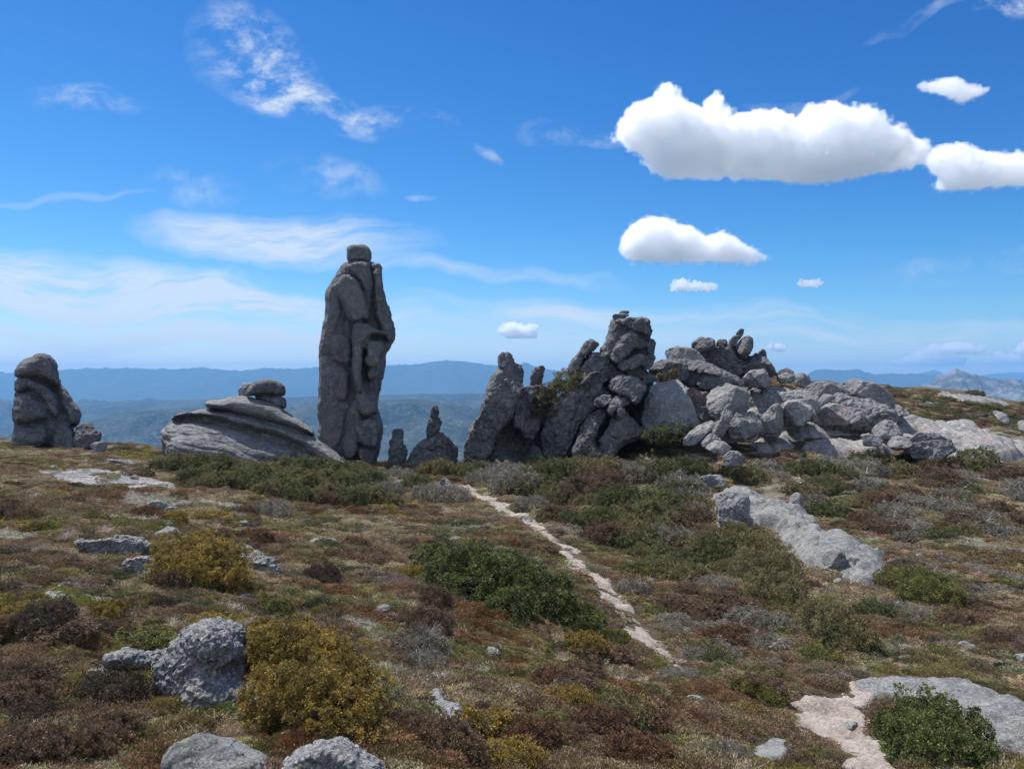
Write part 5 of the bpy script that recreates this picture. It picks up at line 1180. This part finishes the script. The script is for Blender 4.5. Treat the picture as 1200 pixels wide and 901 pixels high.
# colour families in patches of a metre or two
f1 = fbm(Xv, Yv, 0 * Xv, 2.6, 3, .6, 51); f2 = fbm(Xv, Yv, 0 * Xv, 1.1, 3, .6, 61); f3 = fbm(Xv, Yv, 0 * Xv, 6., 2, .5, 71)
PAL = {'rust': (.205, .12, .06), 'brown': (.24, .175, .105), 'dark': (.09, .072, .055), 'olive': (.21, .188, .08), 'moss': (.25, .215, .065), 'straw': (.36, .295, .185), 'grey': (.39, .36, .29), 'green': (.115, .125, .058), 'mauve': (.22, .172, .135)}
names = list(PAL); pal = np.array([PAL[k] for k in names])
def regional(u, r):
    """share of every family by part of the slope"""
    L_ = np.clip((520 - u) / 320, 0, 1); Rr = np.clip((u - 620) / 260, 0, 1); low = np.clip((r - 700) / 120, 0, 1)
    w = {'rust': .11 + .12 * L_ * low, 'brown': .30 + 0 * u, 'dark': .06 + .16 * L_ * low, 'olive': .15 + 0 * u, 'moss': .05 + .03 * L_ + .03 * Rr * low, 'straw': .22 - .15 * L_ * low, 'grey': .10 + .05 * Rr - .04 * L_ * low, 'green': .04 + .03 * Rr, 'mauve': .09 + 0 * u}
    fr_ = np.clip((515 - r) / 20, 0, 1) * np.clip((u - 980) / 60, 0, 1); w['dark'] = w['dark'] + .3 * fr_; w['green'] = w['green'] + .25 * fr_
    return np.stack([w[k] for k in names], 1)
W = regional(Uv, Rv)
ph = np.stack([fbm(Xv + 17 * k, Yv - 9 * k, 0 * Xv, 1.7 + .25 * k, 3, .65, 80 + k) for k in range(len(names))], 1)
sc = np.log(np.maximum(W, .005)) * .62 + ph * 1.5 + r2.gumbel(0, .28, (n, len(names)))
fam = sc.argmax(1)
tint = pal[fam] * (1 + .22 * r2.normal(size=(n, 1))).clip(.5, 1.7) * (1 + .07 * r2.normal(size=(n, 3)))
kindf = np.full(n, 1)
for i, k in enumerate(names):
    ms = fam == i; rr = r2.uniform(0, 1, n)
    if k in ('moss', 'olive', 'green'): kindf[ms] = np.where(rr[ms] < .7, 0, 1)
    elif k == 'straw': kindf[ms] = np.where(rr[ms] < .32, 2, 1)
    elif k == 'grey': kindf[ms] = np.where(rr[ms] < .2, 2, 3)
    else: kindf[ms] = np.where(rr[ms] < .3, 0, 1)
rot = np.stack([r2.normal(0, .15, n), r2.normal(0, .15, n), r2.uniform(0, 6.28, n)], 1)
KN = [('heath_cushions', 'cushion', 'low rounded cushion plants in moss, olive and rust covering the slope', 'cushion plants'),
      ('heath', 'heath', 'brown and rust coloured low twiggy heath covering the whole slope', 'heath'),
      ('grass', 'grass', 'straw coloured and grey grass tussocks growing between the heath', 'grass'),
      ('dead_twigs', 'twigs', 'pale grey dead twigs and lichen lying between the heath plants', 'twigs')]
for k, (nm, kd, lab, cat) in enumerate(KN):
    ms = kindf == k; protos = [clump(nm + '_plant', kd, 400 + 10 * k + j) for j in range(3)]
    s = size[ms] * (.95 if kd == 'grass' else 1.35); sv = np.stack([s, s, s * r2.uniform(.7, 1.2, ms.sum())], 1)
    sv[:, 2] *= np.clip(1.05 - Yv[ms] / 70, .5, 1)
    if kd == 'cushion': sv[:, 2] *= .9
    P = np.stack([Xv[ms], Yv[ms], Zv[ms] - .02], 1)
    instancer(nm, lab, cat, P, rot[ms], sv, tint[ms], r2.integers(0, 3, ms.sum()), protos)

# ------------------------------------------------------------------ far country
def forest_mat(name, a, b, c_, sz, clear=None, rockc=None):
    m, g = newmat(name); pos = g.n('ShaderNodeNewGeometry').outputs['Position']
    n1 = g.noise(pos, 1 / (sz * 14), 5, .6); n2 = g.noise(pos, 1 / sz, 4, .7); n3 = g.noise(pos, 1 / (sz * 5), 5, .65)
    c = g.mix(g.maprange(n1, .35, .65), a, b); c = g.mix(g.maprange(n2, .5, .7), c, c_)
    if clear: c = g.mix(g.maprange(n3, .60, .66), c, clear)
    if rockc: c = g.mix(g.maprange(n3, .42, .62), c, rockc)
    finish(g, principled(g, c, 1.0, bump(g, n2, 1.0, sz * .5), .0)); return m
M_FOR = forest_mat('valley_forest', (.022, .032, .024), (.058, .066, .050), (.15, .15, .125), 18, None)
M_FARF = forest_mat('range_forest', (.03, .045, .03), (.05, .065, .04), (.07, .08, .06), 60)
M_JAG = forest_mat('granite_mountain', (.05, .055, .04), (.09, .09, .07), (.17, .17, .165), 22, None, (.24, .235, .23))
def ridge_sheet(name, crest, Y, yf, yb, base, mat, amp, nscale, spur=0.0, nu=500, nd=120, jag=0.0, seed=0):
    cx, cr = np.array(crest, float).T
    u = np.linspace(cx[0], cx[-1], nu); row = np.interp(u, cx, cr)
    Yv_ = np.linspace(Y - yf, Y + yb, nd); UU, YY_ = np.meshgrid(u, Yv_, indexing='ij')
    zc = ((HOR - row) / F * Y)[:, None]; t = np.where(YY_ < Y, (Y - YY_) / yf, (YY_ - Y) / yb)
    X_ = (UU - 600) / F * Y * (1 + (YY_ - Y) / Y * .6)
    prof = (1 - t) ** 1.0 * (1 - .25 * np.sin(t * math.pi)); h = zc - base
    sp = fbm(X_, YY_ * .3, 0 * X_, nscale, 4, .55, seed, ridge=True)
    Z_ = base + h * prof + (amp * sp * np.minimum(t * 4, 1) * (1 - t)) + amp * .35 * fbm(X_, YY_, 0 * X_, nscale * .3, 4, .6, seed + 5) * np.minimum(t * 6, 1)
    if jag: Z_ = Z_ + jag * np.maximum(0, fbm(X_, YY_, 0 * X_, nscale * .12, 4, .6, seed + 8)) * (1 - t)
    return tag(mesh_obj(name, np.stack([X_, YY_, Z_], -1).reshape(-1, 3), grid_faces(nu, nd), mat), kind='structure')
ridge_sheet('mountains', [(-700,440),(-300,434),(-100,438),(0,437),(40,436),(80,433.5),(95,432),(150,431.5),(200,432.5),(228,432),(235,430.2),(245,432),(280,434.5),(300,432.5),(310,430.5),(322,432.5),(345,432),(380,430),(420,429),(460,428),(490,426.5),(505,423.5),(522,422),(545,423),(553,425),(581,429),(600,428),(614,426),(630,430),(660,436),(700,439),(760,441),(860,446),(1100,452)],
            11500, 2200, 1500, -380, M_FARF, 60, 900, seed=500, jag=22, nu=900)
ridge_sheet('mountains', [(860,446),(920,440),(947,438),(955,434),(963,432.2),(975,433),(984,434.2),(995,433.2),(1003,432),(1008,432.6),(1013,436),(1024,438.5),(1045,437),(1060,438.5),(1077,437.5),(1110,442),(1150,445),(1300,447),(1600,447)],
            11000, 1800, 1200, -380, M_FARF, 40, 800, seed=520, jag=14, nu=900)
ridge_sheet('mountains', [(1040,441),(1067,439),(1080,436.5),(1088,435),(1094,432.8),(1100,435),(1106,437.5),(1130,440),(1147,439.5),(1168,437.5),(1187,436),(1200,436.5),(1260,434),(1400,440),(1600,444)],
            15500, 1800, 1200, -380, M_FARF, 40, 900, seed=540)
ridge_sheet('granite_mountain', [(960,470),(1010,463),(1045,460),(1070,457),(1085,450),(1095,445.5),(1103,441),(1109,437.5),(1116,434.5),(1119,432.5),(1122,434),(1126,436.5),(1131,435.8),(1136,438),(1141,437),(1146,441),(1152,443.5),(1160,444),(1165,443),(1170,444.5),(1178,443),(1184,445.5),(1190,447),(1200,448.5),(1230,447),(1280,452),(1400,458),(1600,464)],
            5200, 1500, 900, -330, M_JAG, 45, 380, jag=14, seed=560, nu=700, nd=220)
ridge_sheet('hills', [(-700,474),(-100,470),(0,471),(60,472),(120,471),(150,469),(200,468),(250,467),(330,465),(400,464),(460,462),(520,461),(550,460),(590,463),(640,468),(760,470),(1300,472)],
            5600, 1400, 1500, -380, M_FOR, 60, 420, seed=580)
ridge_sheet('hills', [(-700,520),(-60,518),(0,514),(40,508),(80,500),(105,494),(130,487),(160,482),(200,478),(240,477),(300,480),(360,474),(420,470),(450,468),(480,467),(520,470),(560,478),(600,486),(700,495),(1300,500)],
            3700, 1100, 1100, -385, M_FOR, 55, 300, seed=600, nd=160)
ridge_sheet('valley_floor', [(-900,520),(0,519),(300,518),(500,520),(560,521),(700,524),(1400,524)], 3000, 900, 1000, -392, M_FOR, 12, 250, seed=620)

# ------------------------------------------------------------------ clouds
def cloud_mat(name, dens):
    m, g = newmat(name); v = g.n('ShaderNodeVolumePrincipled'); v.inputs['Color'].default_value = (.995, .997, 1, 1); v.inputs['Density'].default_value = dens; v.inputs['Anisotropy'].default_value = .6
    finish(g, None, v.outputs[0]); return m
CF = (700, 90, 2.4)
def cloud(label, fr, Y, polys, mfp, Tf=.5, bil=1.0, vox=1.0, seed=0, wisp=False):
    """a heap of puffs inside the outline: round on top, flatter underneath"""
    s = Y / F; rr = np.random.default_rng(seed); sph = []; bodies = []; zb = 1e18
    for pl in polys:
        q = np.array([at(fr[0] + x / fr[2], fr[1] + y / fr[2], Y)[[0, 2]] for x, y in pl]) / s; lo, hi = q.min(0), q.max(0); zb = min(zb, lo[1]); hgt = hi[1] - lo[1]; bodies.append((q, hgt * Tf))
        area = (hi - lo).prod(); n = int(area * .16) + 60; P = rr.uniform(lo, hi, (n, 2)); d = -polydist(P[:, 0], P[:, 1], q); Pk = P[d > .6]; dk = d[d > .6]
        for (x, z), dd in zip(Pk, dk):
            r = min(dd * .95 + .8, hgt * .26) * rr.uniform(.55, 1.0); T = min(hgt * Tf, dd * 1.6 + 2)
            sph.append((x, rr.uniform(-1, 1) * T, z, r))
        L = np.linalg.norm(np.roll(q, -1, 0) - q, axis=1)
        for i in range(len(q)):          # small puffs along the rim
            for t in np.arange(0, 1, 1.6 / max(L[i], 1e-6)):
                x, z = q[i] + (q[(i + 1) % len(q)] - q[i]) * t; up = (z - lo[1]) / hgt
                sph.append((x + rr.normal(0, .9), rr.normal(0, 2.5), z + rr.normal(0, .9) * up, rr.uniform(.8, 2.6) * (.45 + .75 * up) * bil + .5))
    def bud(par, n, f0, f1, rmin):
        out = []
        for x, y, z, r in par:
            if r < rmin: continue
            for _ in range(n):
                d = rr.normal(size=3); d /= np.linalg.norm(d); d[2] = abs(d[2]) * (1 if rr.uniform() < .75 else -.6)
                q_ = rr.uniform(f0, f1) * r; c = np.array([x, y, z]) + d * r * .92
                if c[2] - q_ > zb - .5: out.append((*c, q_))
        return out
    sph = [(x, y, z, max(r * .88 - 1.0, .6)) for x, y, z, r in sph]
    b1 = bud(sph, 9, .28, .48, 3.0); b2 = bud(b1, 5, .35, .55, 2.0); sph = sph + b1 + b2
    sph = np.array(sph); vx = vox; lo = (sph[:, :3] - sph[:, 3:]).min(0) - 7; hi = (sph[:, :3] + sph[:, 3:]).max(0) + 7
    while ((hi - lo) / vx).prod() > 9e6: vx *= 1.05
    n = np.ceil((hi - lo) / vx).astype(int) + 1; f = np.full(n, 9.0, np.float32)
    ax = [lo[k] + vx * np.arange(n[k]) for k in range(3)]
    for x, y, z, r in sph:
        sl_ = []
        for k, c in enumerate((x, y, z)):
            a = max(0, int((c - r - 3 * vx - lo[k]) / vx)); b = min(n[k], int((c + r + 3 * vx - lo[k]) / vx) + 2); sl_.append(slice(a, b))
        sl_ = tuple(sl_); dd = np.sqrt((ax[0][sl_[0]][:, None, None] - x) ** 2 + (ax[1][sl_[1]][None, :, None] - y) ** 2 + (ax[2][sl_[2]][None, None, :] - z) ** 2) - r
        f[sl_] = np.minimum(f[sl_], dd)
    gx, gz = np.meshgrid(ax[0], ax[2], indexing='ij')
    for pl, Tq in bodies:       # solid heart, so no gap between the puffs runs right through
        d = polydist(gx, gz, pl); bt = np.minimum(.8 * np.maximum(-d - 1, 0), Tq)
        f = np.minimum(f, np.maximum((d + 1.3)[:, None, :], np.abs(ax[1])[None, :, None] - bt[:, None, :])).astype(np.float32)
    f0 = f.copy(); I3 = np.nonzero(np.abs(f) < 8.5); bx, by, bz = [lo[k] + vx * I3[k] for k in range(3)]; upb = np.clip((bz - zb) / 14, .3, 1)
    nz_ = fbm(bx, by, bz, 10, 5, .7, seed)
    f[I3] -= np.maximum(1.5 + bil * upb * (4.4 * nz_ + 1.4 * (.5 - worley(bx, by, bz, 4.5, seed))), np.where(f[I3] < -5, 0, -3.5))
    f0[I3] -= 3.0 + bil * (5.2 * nz_ + 4.5 * fbm(bx + 2 * by, by, bz * 1.6, 5, 4, .7, seed + 50)); f0[f < -3] = -3
    o = cloud_mesh_(f, lo, vx, s, Y, 'cloud', cloud_mat('cloud_vapour', 1 / (mfp * s)), None)
    if wisp: cloud_mesh_(f0, lo, vx, s, Y, 'wisp', cloud_mat('thin_vapour', 1 / (mfp * 3 * s)), o)
    return tag(o, label, 'cloud')
def cloud_mesh_(f, lo, vx, s, Y, name, mat, parent):
    # fill closed hollows: open air is what a straight line from outside can reach
    f = np.clip(f, -2.5, 2.5)
    for ax_ in range(3):
        for e_ in (0, 1, -1, -2): f[tuple(e_ if k_ == ax_ else slice(None) for k_ in range(3))] = 1.5
    for it_ in range(1):
        free = f > 0; ext = np.zeros(f.shape, bool)
        for ax_ in range(3):
            ext |= np.logical_and.accumulate(free, axis=ax_)
            ext |= np.flip(np.logical_and.accumulate(np.flip(free, ax_), axis=ax_), ax_)
        f = np.where(free & ~ext, -1.0, f)
        if it_ == 9:
            for ax_ in range(3): f[tuple(slice(1, -1) if k_ == ax_ else slice(None) for k_ in range(3))] = .25 * np.take(f, range(0, f.shape[ax_] - 2), ax_) + .5 * np.take(f, range(1, f.shape[ax_] - 1), ax_) + .25 * np.take(f, range(2, f.shape[ax_]), ax_)
    pos, faces = surface_nets(f)
    w = pos * vx + lo; x, y, z = w.T
    a3, b3, c3 = w[faces[:, 0]], w[faces[:, 1]], w[faces[:, 2]]
    if np.einsum('ij,ij->', a3 - w.mean(0), np.cross(b3 - w.mean(0), c3 - w.mean(0))) < 0: faces = faces[:, ::-1]
    w = w * s; w[:, 1] += Y
    o = mesh_obj(name, w, faces, mat)
    if parent is None: recentre(o, (w[:, 0].mean(), w[:, 1].mean(), w[:, 2].min()))
    else:
        recentre(o, tuple(parent.location)); o.parent = parent; o.location = (0, 0, 0)
    return o
CL = [
 cloud('largest white cumulus cloud, long and lumpy, in the upper right sky', CF, 4200, [
  [(50,170),(95,95),(160,85),(230,100),(300,120),(380,130),(430,115),(480,115),(540,150),(600,95),(660,100),(760,115),(800,165),(900,200),(935,230),(880,250),(800,262),(700,282),(600,295),(520,282),(350,275),(200,280),(155,245),(125,205)],
  [(160,110),(172,38),(195,28),(222,42),(235,95),(230,120)], [(300,130),(310,75),(332,55),(358,75),(362,130)], [(590,110),(600,85),(640,88),(660,110)]], 8.5, .32, 1.0, .7, 700, True),
 cloud('white cloud trailing off the right edge beside the largest one', CF, 4250, [
  [(925,235),(945,205),(985,200),(1040,210),(1100,225),(1160,222),(1250,225),(1320,250),(1300,295),(1200,298),(1100,310),(1000,315),(955,312),(985,275)]], 8.5, .35, 1.0, .7, 701, True),
 cloud('rounded white cloud tapering to the right, below the largest cloud', CF, 4600, [
  [(72,470),(95,425),(140,405),(180,403),(230,422),(300,455),(345,438),(390,465),(430,490),(470,510),(425,520),(300,515),(200,518),(100,515),(75,495)]], 7.5, .4, .9, .6, 702, True),
 cloud('small flat white cloudlet under the tapering cloud', CF, 5000, [[(210,590),(220,575),(240,571),(285,580),(330,588),(330,597),(240,600),(212,600)]], 4, .5, .45, .5, 703),
 cloud('tiny thin cloudlet alone right of the flat cloudlet', CF, 5000, [[(565,580),(580,575),(620,575),(632,581),(620,588),(575,588)]], 4, .5, .25, .4, 704),
 cloud('thin white cloud near the right end above the largest cloud', CF, 4200, [[(905,28),(950,16),(1000,12),(1050,25),(1090,38),(1060,52),(1030,68),(1000,58),(950,40)]], 8, .4, .5, .5, 705, True),
 cloud('small grey and white cloud above the left end of the main tor', (540, 350, 4.6154), 14000, [[(205,185),(230,135),(290,125),(340,150),(400,155),(412,185),(390,208),(260,208)]], 3, .5, .6, .7, 706),
 cloud('tiny white cloud just right of the hilltop boulder pile', (750, 380, 6.6667), 14000, [[(1000,180),(1015,150),(1060,155),(1120,175),(1128,190),(1090,208),(1020,200)]], 2, .5, .4, .5, 707),
 cloud('ragged flat cloud low over the blue range at right', (960, 400, 3.0), 17000, [[(235,80),(290,62),(345,40),(420,48),(510,62),(505,84),(330,84)], [(345,30),(370,10),(420,8),(500,6),(590,18),(575,42),(470,40),(400,36)]], 4, .6, .35, .45, 708),
 cloud('low white cloud over the jagged mountain at the right edge', (960, 400, 3.0), 17000, [[(580,76),(610,46),(670,40),(710,56),(712,78),(640,82)]], 4, .6, .35, .45, 709),
 cloud('low white cloud cut by the right edge above the jagged mountain', (960, 400, 3.0), 17000, [[(685,32),(710,8),(760,5),(790,40),(720,46)]], 4, .6, .35, .45, 710),
]

# ------------------------------------------------------------------ haze
HAZE_D = 9.0e-5
m, g = newmat('haze_air'); v = g.n('ShaderNodeVolumePrincipled'); v.inputs['Color'].default_value = (.26, .58, 1.0, 1); v.inputs['Density'].default_value = HAZE_D; v.inputs['Anisotropy'].default_value = .1
finish(g, None, v.outputs[0])
x0, x1, y0, y1, z0, z1 = -21000, 21000, -900, 18500, -420, 330
vs = [(x, y, z) for x in (x0, x1) for y in (y0, y1) for z in (z0, z1)]
fs = [(0, 1, 3, 2), (4, 6, 7, 5), (0, 4, 5, 1), (2, 3, 7, 6), (0, 2, 6, 4), (1, 5, 7, 3)]
tag(mesh_obj('haze', vs, fs, m, smooth=False), kind='stuff')
